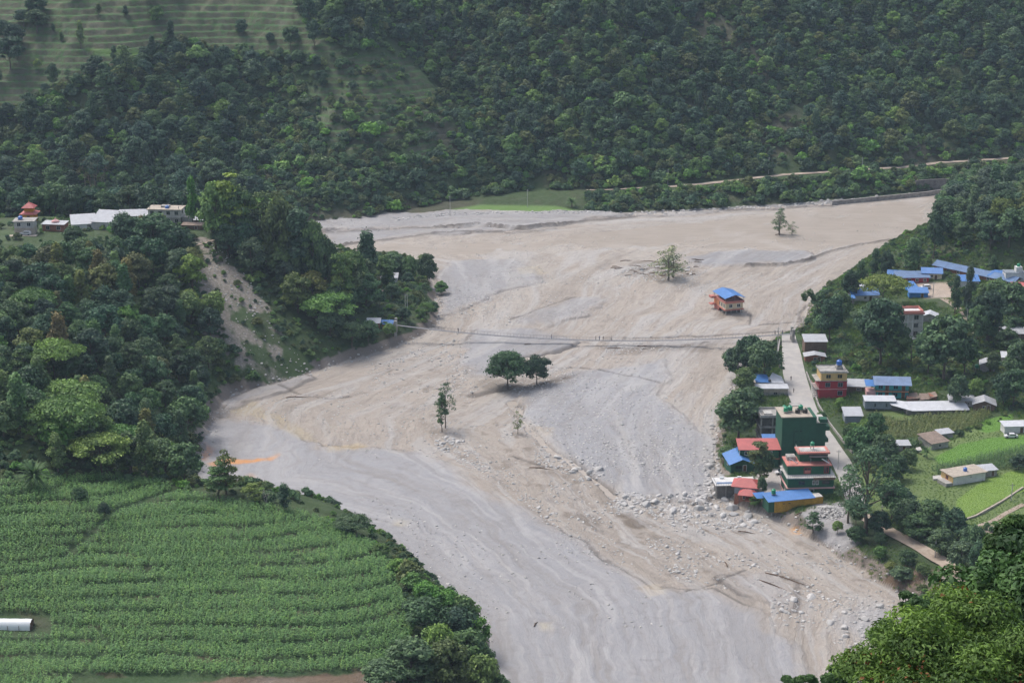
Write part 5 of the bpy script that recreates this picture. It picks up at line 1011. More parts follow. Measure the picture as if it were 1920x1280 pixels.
# ruined concrete frame behind it
h = House('concrete_frame_building', 'bare grey concrete frame building with broken roof behind the green block', 1468, 838, 15, 8, 3, 'building')
for i in range(3):
    h.part('wall', 'dconc', (-7.2, 7.2, 1.6, 7.8, h.z-(1 if i == 0 else 0), h.z+3.1)); h.posts('conc', [(-7.2, .3), (-3.6, .3), (0, .3), (3.6, .3), (7.2, .3)], h.z-(1 if i == 0 else 0), h.z+3.1, .22, 'column'); h.part('floor_slab', 'conc', (-7.7, 7.7, -.1, 8.2, h.z+3.1, h.z+3.4)); h.z += 3.4
h.parapet('lconc', .6); h.part('rubble_heap', 'lconc', (-6, -3.4, 2, 5, h.z, h.z+.5), (2, 4.5, 1, 3, h.z, h.z+.3)); h.part('stair_room', 'conc', (3, 6.4, 4.6, 7.6, h.z, h.z+2)); tank(h, 1.2, 6.4, h.z, 'tankg', 'single green water tank at the back of the concrete frame building', .6, 1.3, None, .4)
# blue and white roadside house
h = House('roadside_house', 'low grey house by the road with blue and white sheet roofs', 1448, 742, 10.5, 11, 0)
h.floor(2.6, 'conc'); h.part('side_wall', 'sandc', (-5.2, 5.3, -.12, -.01, 1.3, 2.6)); h.door('F', .15); h.window('F', (h.x0, h.x1, 0, 9), .6, 1.0, 1.2, .9, 'conc')
h.shed('white', .1, .5, .4, (h.x0, h.x1, 0, 3.4)); h.shed('bluey', 1.0, 1.5, .3, (-5, -.8, 4.2, 11), nm='blue_roof'); h.part('upper_room', 'whitew', (-4.9, 4, 4.4, 10.8, 2.6, 3.4)); MB().slab([(-1.6,4,3.5),(4.6,4,3.3),(4.6,10.5,3.6),(1.4,11.2,4.9)], .1).build('white_roof', M['white'], h.root); tank(h, -.4, 4.8, 3.6, 'tankk', 'small black tank on the blue and white roadside house', .5, .9)
# red roof green hall
h = House('red_roof_house', 'two storey green house under one long red sheet roof', 1423, 876, 12.0, 5.5, 1)
h.floor(3.0, 'dgreen', band='brick', bh=.25, proud=.3); h.floor(3.0, 'green', (0, 0, 0)); h.window('F', (h.x0, h.x1, 0, h.d), .2, 4.7, 1.8, 1.1, 'whitew'); h.window('F', (h.x0, h.x1, 0, h.d), .75, 4.7, 1.6, 1.1, 'whitew'); h.door('F', .5); h.shed('red', -.1, 1.3, .6); h.part('drain_pipe', 'whitew', (-6.3, -6.15, -.5, -.35, -1, 6.0)); h.shed('blue', .4, 1.3, .3, (2.2, 6, 6.1, 9.6), nm='rear_roof'); h.part('rear_wall', 'dconc', (2.3, 5.9, 6.12, 9.4, -1, 6.3))
# blue roofed hall
h = House('riverside_hall', 'dark green hall with blue gable roof beside the boulders', 1391, 884, 7.0, 9.0, 6)
h.floor(2.7, 'dgreen', (0, 1, 0)); h.window('F', (h.x0, h.x1, 0, h.d), .35, 1.5, 2.0, 1.0, 'dgreen'); h.door('F', .62, 'whitew'); h.gable('bluey', 1.4, .7, 'y', 'dgreen'); h.shed('bluey', .9, 1.7, .2, (.5, 4.6, 6, 9.3), nm='dormer_roof')
# pale flat roofs with blue edge
h = House('terrace_restaurant', 'low white flat roofed terrace with pale blue edges above the boulders', 1380, 925, 12.5, 6.5, 4)
h.part('wall', 'dconc', (-5.6, 5.4, .8, 6.2, -3, 2.5)); h.posts('conc', [(-6, .4), (-3, .4), (0, .4), (6, .4)], -3, 2.5, .14); h.z = 2.5; h.part('roof', 'whitew', (-6.3, 6.3, 0, 6.5, 2.5, 2.75)); h.part('blue_border', 'fadeblue', (-5.6, 5.6, 1.2, 2.6, 2.752, 2.80)); h.railing('metal', 2.75, .8, (-6.1, 6.1, .1, 6.3), 16)
for i, x in enumerate((-3.4, 2.0)): h.part('roof_vent', 'film', (x-.6, x+.6, 5.2, 5.9, 2.76, 3.3))
# red hipped roofs
h = House('red_pavilion', 'small house with two stacked red hipped roofs at the edge of the boulders', 1397, 938, 6.4, 5.4, -14)
h.floor(2.0, 'brick', (1, 0, 0)); h.floor(2.2, 'greyblue', (1, 0, 0)); h.hip('red', 1.7, .9, (-3.4, 3.2, .6, 5.8)); h.hip('red', 1.3, .3, (-1.6, 3.3, -3.4, .3), 3.0); h.part('lower_roof', 'brick', (.2, 3.8, -3.8, -.2, 1.2, 1.4)); h.posts('dconc', [(-1.4, -3.2), (3.1, -3.2)], -3, 3.0, .1); h.part('side_wall', 'greyblue', (-3.3, -3.21, .1, 5.2, -3, 4.0))
# blue roof with yellow wall
h = House('yellow_wall_shed', 'long low building with blue roof and ochre yellow river wall', 1492, 950, 17, 5.0, 14)
h.part('wall', 'ochre', (-6.6, 8.5, 0, .25, -1.2, 2.3)); h.part('side_wall', 'dgreen', (-8.4, -6.62, .3, 5, -1, 2.4)); h.part('rear_wall', 'dgreen', (-6.6, 8.5, .26, 4.8, -1, 2.2)); h.z = 2.35; h.shed('blue', 0, .75, .35, (-8.4, 5.6, 0, 5)); h.part('end_cap', 'lconc', (6.0, 8.4, .1, 3, 2.31, 2.5)); h.window('F', (h.x0, h.x1, 0, h.d), .28, 1.4, .6, .3, 'ochre'); h.window('F', (h.x0, h.x1, 0, h.d), .38, 1.4, .6, .3, 'ochre'); h.shed('bluey', -.3, .1, .1, (-10.5, -7.2, 4, 7.4), nm='porch_roof')
tank(h, -5.6, 3.6, 2.9, 'tankg', 'green water tank standing on the blue roof of the yellow walled building', .65, 1.4, None, .5)
# red and yellow house
h = House('red_yellow_house', 'three storey house, two red floors under a yellow floor with a blue tank', 1561, 746, 9.4, 7.5, 2)
h.floor(3.3, 'redw', band='pinkl', bh=.18, proud=.12); h.window('F', (h.x0, h.x1, 0, h.d), .76, 1.8, 1.5, 1.4, 'greyblue'); h.floor(3.0, 'redw', band='conc', bh=.18, proud=.2)
for t in (.3, .76): h.window('F', (h.x0, h.x1, 0, h.d), t, 4.8, 1.5, 1.4, 'greyblue')
h.floor(3.0, 'yelw', band='conc', bh=.2, proud=.4, inset=(.4, .1, 0, .2))
for t in (.28, .72): h.window('F', (h.x0+.4, h.x1-.1, 0, h.d), t, 7.8, 1.5, 1.3, 'yelw')
b = MB()
for i in range(8): b.box(-6.2, -4.8, 1+i*.7, 1.68+i*.7, -1, .4+i*.42)
b.build('stair', M['lconc'], h.root); h.railing('pinkl', 3.3, .9, (-6.1, -4.75, .8, 7.2), 3, 'stair_railing'); h.part('balcony', 'conc', (-6.1, -4.72, 0, 7.2, 3.1, 3.28), (-6.1, -4.32, 0, 7.2, 6.1, 6.28)); h.part('roof_room', 'conc', (1.4, 3.6, 2.6, 5.2, h.z, h.z+1.0)); h.parapet('conc', .35, .12)
tank(h, 2.5, 3.8, h.z+1.0, 'tankb', 'big blue water tank on the red and yellow house', .95, 1.7, None, .5)
# turquoise house
h = House('turquoise_house', 'two storey turquoise house with faded blue gable roof', 1672, 747, 11.0, 6.5, -4)
h.floor(2.7, 'turq', band='orange', bh=.12, proud=.1); h.floor(2.6, 'turq')
for z_ in (1.4, 4.1):
    for t in (.14, .6): h.window('F', (h.x0, h.x1, 0, h.d), t, z_, 1.4, 1.2, 'turq')
for z_ in (0, 2.8): h.window('F', (h.x0, h.x1, 0, h.d), .34, z_+1.15, .95, 2.0, 'brick', True); h.window('F', (h.x0, h.x1, 0, h.d), .84, z_+1.15, .95, 2.0, 'brick', True)
h.railing('wood', 2.75, .8, (-5.5, 5.5, -.9, 0), 12); h.part('balcony', 'orange', (-5.5, 5.5, -.9, -.11, 2.6, 2.75)); h.gable('fadeblue', 1.5, .9, 'x', 'turq'); h.posts('wood', [(-5.4, -.85), (0, -.85), (5.4, -.85)], -.5, 2.6, .07); h.shed('bluey', 4.3, 4.9, .2, (-8.8, -5.7, 0, 5), z=0, nm='side_roof'); h.part('side_wall', 'pinkl', (-8.5, -5.52, .3, 4.8, -1, 2.2))
def shedh(name, label, bx, by, w, d, rz, hh, wall, roof, kind='shed', rise=.6, win=(1, 0, 0), door=.7, cat='shed', ridge='x', group=None, z=None):
    h = House(name, label, bx, by, w, d, rz, cat, group, z)
    h.floor(hh, wall, win, ww=.9, wh=.8)
    if door: h.door('F', door, z=0, h=min(1.9, hh-.3))
    if kind == 'shed': h.shed(roof, 0, rise)
    elif kind == 'gable': h.gable(roof, rise, .5, ridge, wall)
    elif kind == 'hip': h.hip(roof, rise)
    else: h.part('roof_slab', roof, (h.x0-.3, h.x1+.3, -.3, d+.3, h.z, h.z+.22))
    return h
shedh('tin_shed', 'open shed with pale grey sheet roof between the red and turquoise houses', 1609, 735, 7.5, 5, -6, 2.0, 'brown', 'tin', rise=1.0)
h = House('panel_cabin', 'grey green panel cabin with flat white roof raised on stilts', 1650, 769, 10.2, 4.5, -2, 'cabin'); h.posts('dconc', [(-4.8, .3), (-1.6, .3), (1.6, .3), (4.8, .3), (-4.8, 4.2), (4.8, 4.2)], -1, .5, .15); h.z = .5; h.part('wall', 'greyblue', (-5.1, 5.1, 0, 4.5, .5, 3.2)); h.z = 3.2
for t in (.33, .7): h.window('F', (h.x0, h.x1, 0, h.d), t, 1.9, .5, 1.2, 'greyblue')
h.shed('white', 0, .45, .25)
shedh('grey_hut', 'small grey hut with pale tin roof and bricks stacked beside it', 1600, 794, 5.6, 5, 0, 2.7, 'greyblue', 'tin', rise=1.3, win=(0, 0, 0), door=0)
h = House('long_shed', 'very long low shed with bent white sheet roof above the maize', 1757, 778, 21, 6, 3, 'shed'); h.part('wall', 'dconc', (-10.2, 10.4, .4, 5.6, -1, 1.6)); h.z = 1.6; MB().slab([(-8.6,-.3,1.75),(10.9,-.3,1.75),(10.9,6.2,2.9),(-9.4,6.2,2.9)], .09).slab([(-14.5,4.2,2.4),(-8.65,-.3,1.75),(-9.45,6.2,2.9),(-15.6,9.2,3.2)], .09).build('roof', M['white'], h.root); h.part('wing_wall', 'dconc', (-14, -10.3, 4.8, 8.6, -1, 2.1))
shedh('stone_shed', 'long grey brick shed with rusty tin roof left of the gabled shed', 1802, 762, 8, 4, -8, 2.2, 'conc', 'tin', rise=.6, win=(2, 0, 0))
shedh('gable_shed', 'dark timber shed with grey gable roof at the right of the long white shed', 1845, 770, 7, 6, -12, 2.2, 'brown', 'tiny', 'gable', 1.3, ridge='y')
h = House('collapsed_hut', 'collapsed hut of torn sheets and rubble right of the turquoise house', 1728, 752, 10, 5, -3, 'ruin'); h.part('wall', 'brick', (-4.8, -1, .5, 4.5, -.5, 1.0), (2.8, 5, .4, 4.4, -.5, 1.7)); MB().slab([(-5,0,.7),(-.6,.2,1.0),(-1,4.6,1.7),(-4.6,4.2,1.3)], .08).slab([(-.8,-.2,.4),(3,0,.9),(3.4,3.9,1.6),(-.4,4.2,1.5)], .08).slab([(2.6,-.4,1.3),(5.3,.1,1.9),(5.2,4.6,2.1),(2.4,4.2,1.6)], .07).build('fallen_roof', M['rust'], h.root)
shedh('roadside_shed', 'brown roadside shed with pale tin roof, taller of two', 1529, 663, 8.0, 6, 0, 4.6, 'brown', 'tin', rise=1.0, win=(0, 0, 0), door=0); shedh('roadside_hut', 'low red walled roadside hut with curved tin roof, lower of two', 1528, 678, 7.2, 4, -3, 2.0, 'brick', 'tiny', 'gable', .7, ridge='y')
h = House('farmhouse', 'cream flat roofed farmhouse with long white side wall and blue tank', 1817, 905, 11.5, 6, 22); h.floor(2.9, 'whitew', (0, 0, 0), band='sandc', bh=.2, proud=.45); h.part('end_wall', 'yelw', (-5.86, -5.76, .02, 5.98, -1, 2.65)); h.window('L', (h.x0-.1, h.x1, 0, h.d), .5, 1.6, 1.2, 1.2, 'orange'); h.window('F', (h.x0, h.x1, 0, h.d), .55, 1.9, .5, .3, 'whitew'); h.part('porch', 'conc', (-8.2, -5.9, 0, 4.5, -1, .9)); tank(h, .2, 2.6, 2.9, 'tankb', 'blue water tank on the cream flat roofed farmhouse', .6, 1.1)
shedh('stone_outhouse', 'small grey outhouse with patched sheet roof behind the cream farmhouse', 1856, 893, 4.5, 3.5, 15, 2.0, 'stone', 'tin', rise=.5, win=(0, 0, 0)); shedh('stone_byre', 'small stone byre with flat tin roof and one dark doorway', 1690, 847, 5.2, 3.5, 2, 2.2, 'stone', 'tin', rise=.4, win=(0, 0, 0), door=.65)
shedh('farm_hut', 'brown roofed farm hut with one white panel beside the bright rice field', 1762, 841, 6.5, 7, 24, 2.1, 'conc', 'rust', rise=.9, win=(1, 0, 0), door=0); shedh('farm_lean_to', 'small tin lean to behind the brown roofed farm hut', 1775, 822, 4.5, 3, 20, 1.8, 'stone', 'tin', rise=.4, win=(0, 0, 0), door=0)
shedh('edge_farm_shed', 'white farm shed with open red front at the right picture edge', 1906, 812, 8, 4, 4, 2.4, 'whitew', 'white', rise=.4, win=(0, 0, 0))
for bx, by, w_, lb in ((1668,862,3.2,'pale concrete slab left of the farmhouse, nearest the tall pine'),(1705,862,2.6,'pale leaning stone slab between the tall pine and the farmhouse'),(1757,898,2.8,'white tarpaulin bundle by the wall of the cream farmhouse'),(1722,845,1.6,'small round topped straw heap right of the stone byre')):
    x, y, z = at(bx, by); meta(MB().slab([(x-w_/2,y-1,z+.5),(x+w_/2,y-1.2,z+.8),(x+w_*.45,y+1,z+1.0),(x-w_*.4,y+1.1,z+.7)], .7).build('stone_slab', M['lconc']), lb, 'slab')
# school and houses near the river
h = House('school_block', 'very long single storey school block with blue sheet roof and red walls', 1824, 523, 38, 6, -47, 'school'); h.floor(2.6, 'brick', (8, 0, 0), ww=1.2, wh=1.0, frame='whitew'); h.gable('fadeblue', 1.3, .8, 'x', 'brick')
h = House('school_wing', 'low school wing with faded blue roof facing the sandy yard', 1712, 531, 13, 5, 2, 'school'); h.floor(2.4, 'redw', (4, 0, 0), ww=1.2, wh=1.0, frame='whitew'); h.shed('fadeblue', 0, 1.4, .6)
shedh('school_hall', 'cream hall with blue gable roof at the right end of the low school wing', 1747, 524, 8, 6, -8, 2.8, 'cream', 'blue', 'gable', 1.5, cat='school')
shedh('blue_porch_house', 'small house with bright blue hipped roof right of the long school block', 1871, 528, 8, 6, -20, 2.4, 'dconc', 'bluey', 'hip', 1.8, cat='house')
h = House('white_block', 'white flat roofed block with a green tank at the right picture edge', 1903, 530, 8, 5, 0); h.floor(4.2, 'whitew', (0, 1, 0), band='greyblue', bh=.2, proud=.2); h.part('roof_room', 'whitew', (.4, 2.9, 1, 4, h.z, h.z+2)); tank(h, 1.6, 2.4, h.z+2, 'tankg', 'green water tank on the white block by the right picture edge', .7, 1.3)
shedh('blue_roof_hut', 'hut with bright blue roof in front of the long school block', 1817, 537, 8, 5, -3, 2.2, 'whitew', 'blue', rise=1.3); shedh('yard_shelter', 'bright blue lean to roof on the left edge of the school yard', 1722, 558, 7.5, 4, -3, 2.0, 'bluep', 'blue', rise=1.2, win=(0, 0, 0)); shedh('yard_store', 'narrow blue roofed store behind the yard shelter', 1712, 548, 3, 5, 8, 2.2, 'bluep', 'bluey', rise=1.0, win=(0, 0, 0))
shedh('orange_roof_hut', 'hut with orange red sheet roof cut by the right picture edge', 1912, 548, 6, 4, -8, 2.2, 'whitew', 'red', rise=.8); shedh('small_blue_house', 'small house with blue roof behind the flat topped yellow tree', 1680, 524, 7, 5, -15, 2.2, 'conc', 'blue', 'gable', 1.2, cat='house')
shedh('riverside_house', 'white house with blue and white gable roof by the river edge', 1622, 565, 11, 7, 6, 2.8, 'whitew', 'blue', 'gable', 2.0, cat='house'); shedh('riverside_barn', 'barn with white sheet roof left of the blue and white gabled house', 1612, 556, 7, 6, 4, 3.0, 'conc', 'white', 'gable', 1.5, cat='barn', ridge='y'); shedh('blue_awning_hut', 'small hut with flat blue roof at the river edge of the school village', 1591, 572, 4.6, 3.4, 0, 2.8, 'conc', 'blue', rise=.4)
h = House('white_villa', 'white three storey house with red roof parapet among big dark trees', 1704, 632, 10.0, 7, 3)
for i in range(3): h.floor(3.1, 'lconc', (0, 0, 0), band='whitew', bh=.2, proud=.15); [h.window('F', (h.x0, h.x1, 0, h.d), t, h.z-1.6, 1.5, 1.5, 'conc') for t in (.22, .74)]
h.part('pilaster', 'whitew', (-1.0, -.6, -.16, -.01, -1, 9.2), (.9, 1.3, -.16, -.01, -1, 9.2), (4.7, 5.0, -.16, -.01, -1, 9.2)); h.parapet('pink', 1.0); h.part('roof_edge', 'pink', (-5.4, 5.4, -.5, -.16, 9.0, 9.8)); h.part('entry_slab', 'whitew', (-3.5, 4.5, -3.2, -.17, -.2, .3)); h.posts('lconc', [(-3.3, -3), (4.3, -3)], -2.5, -.2, .15)
shedh('arched_shed', 'shed with curved pale roof right of the white three storey house', 1742, 605, 5.6, 5, -15, 2.6, 'conc', 'white', 'gable', 1.0, ridge='y', win=(0, 0, 0), door=0)
h = shedh('tank_shed', 'grey shed with pointed tin roof beside a green tank', 1851, 697, 5, 5, -15, 2.6, 'conc', 'tiny', 'gable', 1.2, win=(0, 0, 0), ridge='y'); tank(h, -3.6, 1.5, 0, 'tankg', 'green tank on the ground left of the pointed grey shed', .7, 1.2, None, .8)
shedh('white_tin_hut', 'hut with crumpled white tin roof near the right picture edge', 1892, 680, 5, 4, -10, 1.9, 'stone', 'white', rise=.9); shedh('low_tin_house', 'low house with weathered grey tin roof under the big right edge trees', 1900, 636, 9, 5, -6, 2.2, 'brown', 'tin', rise=1.1)
# ---------------------------------------------------------------- hilltop village and bridge huts
h = House('temple', 'small orange temple with stacked red pagoda roof', 54, 417, 4.8, 4.8, 0, 'temple'); h.floor(3.4, 'templey', (1, 0, 0), ww=1.0, wh=1.4, frame='templer'); h.hip('redy', .9, 1.0, ridge=.75); h.z += .7; h.floor(1.7, 'templey', inset=(.7, .7, .7, .7)); h.hip('redy', 2.0, .5, (-2.1, 2.1, .3, 4.5), ridge=.05); MB().cyl(0, 2.4, .14, h.z+1.9, h.z+3.0, 8, .03).build('spire', M['templey'], h.root)
h = House('hilltop_house', 'pale two storey hilltop house with blue roof tank below the temple', 46, 440, 7.5, 6, 4); h.floor(2.6, 'sandc'); h.floor(2.7, 'lconc', (2, 0, 0), band='conc', bh=.2, proud=.5, frame='whitew'); tank(h, -1.6, 2.5, h.z, 'tankb', 'blue tank on the pale hilltop house below the temple', .9, 1.2, None, .3); h.part('terrace', 'sandc', (-5.5, 5.0, -3.0, -.05, -1.2, .1))
h = House('domed_shrine', 'red walled shrine with tin roof and small pink dome', 100, 434, 8.5, 5, -6, 'shrine'); h.floor(2.6, 'brick', (2, 0, 0)); h.shed('tiny', .2, .5, .5); MB().cyl(0, 3, 1.5, h.z+.5, h.z+1.0, 14).cyl(0, 3, 1.4, h.z+1.0, h.z+1.7, 14, .3).cyl(0, 3, .2, h.z+1.7, h.z+2.2, 8).build('dome', M['pinkl'], h.root); h.part('side_wall', 'greyblue', (-4.45, -4.26, 0, 5, -1, 3.0))
shedh('hilltop_shed', 'hilltop shed with broad grey white gable roof, left of the pair', 158, 431, 9, 7, 16, 2.3, 'whitew', 'tin', rise=2.4, win=(2, 0, 0), z=None); shedh('hilltop_barn', 'larger hilltop barn with pale sloping roof, right of the pair', 196, 431, 10.5, 8, -12, 3.0, 'lconc', 'tin', rise=3.0, win=(1, 0, 0))
shedh('hilltop_hut', 'dark little hut with tin roof between the barn and the concrete house', 219, 415, 5, 4, -5, 1.8, 'brown', 'tin', rise=.6); shedh('hilltop_row', 'row of low sheds with long pale roof left of the concrete house', 250, 416, 11, 5, 6, 2.3, 'brown', 'tin', rise=1.6)
h = House('concrete_house', 'grey unfinished two storey concrete house on the hilltop with blue tank', 309, 421, 13, 7, -4); h.floor(3.1, 'conc', (4, 0, 1), band='lconc', bh=.25, proud=.3); h.floor(3.1, 'lconc', (4, 0, 1), band='sandc', bh=.25, proud=.5, frame='conc'); h.part('roof_room', 'conc', (-2, 1.2, 3, 5.6, h.z, h.z+.7)); h.posts('metal', [(-5.8, .4), (5.8, .4), (-5.8, 6.6), (5.8, 6.6), (0, 6.6)], h.z, h.z+1.2, .08); h.part('side_room', 'conc', (6.9, 9.5, 1, 6, -1, 3)); tank(h, .8, 2.0, h.z, 'tankb', 'blue tank on the unfinished concrete hilltop house', .8, 1.1)
shedh('round_tin_shed', 'low shed with pale tin roof right of the concrete hilltop house', 374, 421, 10, 5, -3, 1.8, 'brown', 'tin', rise=1.1); shedh('hilltop_lean_to', 'brown stick lean to below the low tin shed', 360, 430, 8, 3, -6, 1.6, 'brown', 'rust', rise=.4, win=(0, 0, 0))
shedh('bridge_hut', 'hut with pale tin roof and red wall at the left bridge end', 700, 616, 4.8, 4, 0, 2.2, 'brick', 'white', rise=.8, win=(0, 0, 0)); shedh('blue_bridge_hut', 'hut with bright blue roof at the left bridge end', 724, 617, 4.6, 4, -6, 2.2, 'orange', 'blue', 'gable', .9)
shedh('hamlet_house', 'pale house half hidden by the spur hamlet trees', 727, 533, 8, 5, 0, 2.8, 'whitew', 'tin', rise=.8); shedh('hamlet_blue_hut', 'tiny turquoise roofed hut behind the spur hamlet trees', 727, 513, 4, 3, 0, 4, 'whitew', 'blue', rise=.8); shedh('hamlet_hut', 'small brown hut in the middle of the river spur', 707, 560, 4, 3, 0, 2.2, 'brick', 'rust', rise=.5)
# tunnel greenhouse in the maize
def tunnel():
    x, y, z = at(20, 1181); o = empty('tunnel_greenhouse', (x-4.5, y, z), R(-1), 'white plastic tunnel greenhouse at the left picture edge among the maize', 'greenhouse'); V = []; F = []; n = 10; m_ = 14
    for i in range(m_+1):
        for k in range(n+1): a = math.pi*k/n; rr = 1.0+(.03 if i % 2 else 0); V.append((-9+18*i/m_, 1.6-math.cos(a)*1.6*rr, 2.0*math.sin(a)**.8*rr))
    for i in range(m_):
        for k in range(n): F.append((i*(n+1)+k, i*(n+1)+k+1, (i+1)*(n+1)+k+1, (i+1)*(n+1)+k))
    link('cover', mesh_np('cover', V, F, M['film'], True), o); b = MB()
    for i in range(0, m_+1, 2): xx = -9+18*i/m_; b.box(xx-.04, xx+.04, -.12, -.04, 0, 1.2)
    b.box(-9.05, -8.97, .2, 3, 0, 1.7); b.box(8.97, 9.05, .2, 3, 0, 1.7); b.build('end_frame', M['wood'], o)
tunnel()
# ---------------------------------------------------------------- suspension footbridge
def bridge():
    A = np.array([*onz(742, 609, 7.0), 7.0]); B_ = np.array([*onz(1486, 625, 6.2), 6.2]); sag = 4.4; n = 120
    L_ = np.linalg.norm((B_-A)[:2]); u = (B_-A)/L_; side = np.array([-u[1], u[0], 0]); o = empty('footbridge', tuple(A), 0, 'long sagging suspension footbridge spanning the mud river', 'bridge')
    def pt(t, off=0, up=0): p = A+(B_-A)*t; return p+side*off+np.array([0, 0, up-sag*4*t*(1-t)])-A
    d = MB()
    for i in range(n): a, b = pt(i/n, -.6), pt((i+1)/n, -.6); c, e = pt((i+1)/n, .6), pt(i/n, .6); d.slab([tuple(a), tuple(b), tuple(c), tuple(e)], .09)
    d.build('deck', M['metal'], o)
    for off, up in ((-.6, 1.15), (.6, 1.15), (-.62, .08), (.62, .08)):
        c = MB()
        for i in range(n): c.beam(pt(i/n, off, up), pt((i+1)/n, off, up), .022)
        c.build('cable', M['rope'], o)
    hg = MB()
    for i in range(0, n*2+1, 2):
        t = i/(2*n)
        for off in (-.6, .6): hg.beam(pt(t, off, 0), pt(t, off*1.02, 1.1), .014)
    hg.build('side_netting', M['rope'], o)
    for P, sgn, nm in ((0, -1, 'tower'), (1, 1, 'tower')):
        q = pt(P); m = MB(); z0 = -9
        m.box(q[0]-.5, q[0]+.5, q[1]-2.4, q[1]-1.2, z0, q[2]+2.2); m.box(q[0]-.5, q[0]+.5, q[1]+1.2, q[1]+2.4, z0, q[2]+2.2); m.box(q[0]-.52, q[0]+.52, q[1]-2.42, q[1]+2.42, q[2]-1.2, q[2]-.2); m.build(nm, M['conc'], o)
    return A, B_, pt
BA, BB, bpt = bridge()
bridgeend = [at(a, b) for a, b in ((1462,634),(1500,632))]
# ---------------------------------------------------------------- poles
def pole(bx, by, top, label, group, arm=True, z=None):
    p = at(bx, by); s = scale_at(p); hgt = (by-top)/s/.955; o = empty('utility_pole', (p[0], p[1], p[2]-.3), random.uniform(-.2, .2), label, 'pole', group)
    MB().cyl(0, 0, .16, 0, hgt+.3, 8, .1).build('shaft', M['lconc'], o)
    if arm: b = MB().box(-.7, .7, -.05, .05, hgt-.4, hgt-.28); [b.cyl(x, 0, .05, hgt-.28, hgt-.1, 6) for x in (-.6, 0, .6)]; b.build('crossarm', M['metal'], o)
    return o
for bx, by, tp, lb in ((989,388,356,'pale pole beside the small green fields on the far bank'),(844,405,368,'pale pole standing left of the far green fields'),(1180,345,330,'short pole where the far bank track enters the trees'),(1252,346,318,'pale pole at the left start of the far bank track'),(1441,326,296,'tall pale pole on the far bank track, above the slim river tree'),(1616,322,296,'tall pale pole in the middle of the far bank track'),(1814,318,297,'pale pole at the right end of the far bank track'),
   (1506,618,592,'thin pole on the river edge right of the bridge head'),(1457,668,613,'pole with crossarm at the right bridge end'),(1571,880,842,'roadside pole between the stepped green building and the thin tree'),(1652,980,945,'white pole beside the dirt track below the massive trees'),(1753,1045,1005,'tall grey pole on the dirt track near the foreground tree'),(1813,600,575,'pale pole on the village lane below the column trees'),(1896,938,905,'faint pale pole at the edge of the bright rice field'),(760,585,550,'grey pole on the river spur, left of two'),(764,582,552,'grey pole on the river spur, right of two'),(1749,558,528,'pale blue flag pole in the sandy school yard')):
    pole(bx, by, tp, lb, 'utility poles', arm=by-tp > 24)
# ---------------------------------------------------------------- people
def person_mesh():
    P = {'pel': (0, 0, .95), 'ch': (0, 0, 1.28), 'nk': (0, 0, 1.48), 'hd': (0, .01, 1.60), 'ht': (0, .01, 1.72), 'ls': (-.18, 0, 1.42), 'rs': (.18, 0, 1.42), 'le': (-.25, .03, 1.14), 're': (.25, -.02, 1.14), 'lh': (-.24, -.08, .90), 'rh': (.25, -.10, .90), 'lf': (-.25, -.11, .80), 'rf': (.25, -.13, .80), 'lk': (-.10, -.05, .50), 'rk': (.11, .04, .50), 'la': (-.11, .04, .09), 'ra': (.11, .08, .09), 'lt': (-.11, -.12, .03), 'rt': (.12, -.07, .03)}
    E = [('pel','ch'),('ch','nk'),('nk','hd'),('hd','ht'),('ch','ls'),('ch','rs'),('ls','le'),('rs','re'),('le','lh'),('re','rh'),('lh','lf'),('rh','rf'),('pel','lk'),('pel','rk'),('lk','la'),('rk','ra'),('la','lt'),('ra','rt')]
    Rr = {'pel': .15, 'ch': .155, 'nk': .06, 'hd': .10, 'ht': .075, 'ls': .065, 'rs': .065, 'le': .045, 're': .045, 'lh': .033, 'rh': .033, 'lf': .035, 'rf': .035, 'lk': .07, 'rk': .07, 'la': .045, 'ra': .045, 'lt': .04, 'rt': .04}
    ks = list(P); me = bpy.data.meshes.new('person_skeleton'); me.from_pydata([P[k] for k in ks], [(ks.index(a), ks.index(b)) for a, b in E], []); o = bpy.data.objects.new('person_skeleton', me); COL.objects.link(o)
    md = o.modifiers.new('s', 'SKIN'); sv = me.skin_vertices[0].data
    for i, k in enumerate(ks): sv[i].radius = (Rr[k], Rr[k]*(.72 if k in ('pel', 'ch') else 1)); sv[i].use_root = (k == 'pel')
    o.modifiers.new('u', 'SUBSURF').levels = 1; dg = bpy.context.evaluated_depsgraph_get(); out = bpy.data.meshes.new_from_object(o.evaluated_get(dg)); bpy.data.objects.remove(o); return out
PM = person_mesh(); SKIN = plast('skin', (.30, .17, .11)); HAIR = plast('hair', (.015, .012, .01))
def person(loc, rz, shirt, trou, label, group=None):
    me = PM.copy(); me.materials.clear(); me.materials.append(SKIN); me.materials.append(shirt); me.materials.append(trou)
    for p in me.polygons:
        z = p.center.z; x = abs(p.center.x); p.material_index = 1 if (.98 < z < 1.47 and not (x > .2 and z < 1.1)) else 2 if .08 < z <= .98 and not (x > .2) else 0
    p_ = empty('person', loc, rz, label, 'person', group); b = link('body', me, p_); b['kind'] = 'thing'; del b['kind']
    MB().cyl(0, .025, .085, 1.63, 1.72, 10, .1).cyl(0, .025, .1, 1.72, 1.80, 10, .04).build('hair', HAIR, p_, True); return p_
CL = {k: plast('cloth_'+k, c) for k, c in dict(dark=(.03, .03, .035), blue=(.05, .09, .22), white=(.55, .55, .52), red=(.35, .04, .04), grey=(.15, .15, .15), green=(.05, .12, .06)).items()}
def bridget(px):
    lo, hi = 0., 1.
    for _ in range(30):
        m = (lo+hi)/2; q = bpt(m)+BA
        if proj(q[0], q[1], q[2])[0] < px: lo = m
        else: hi = m
    return bpt(lo)+BA
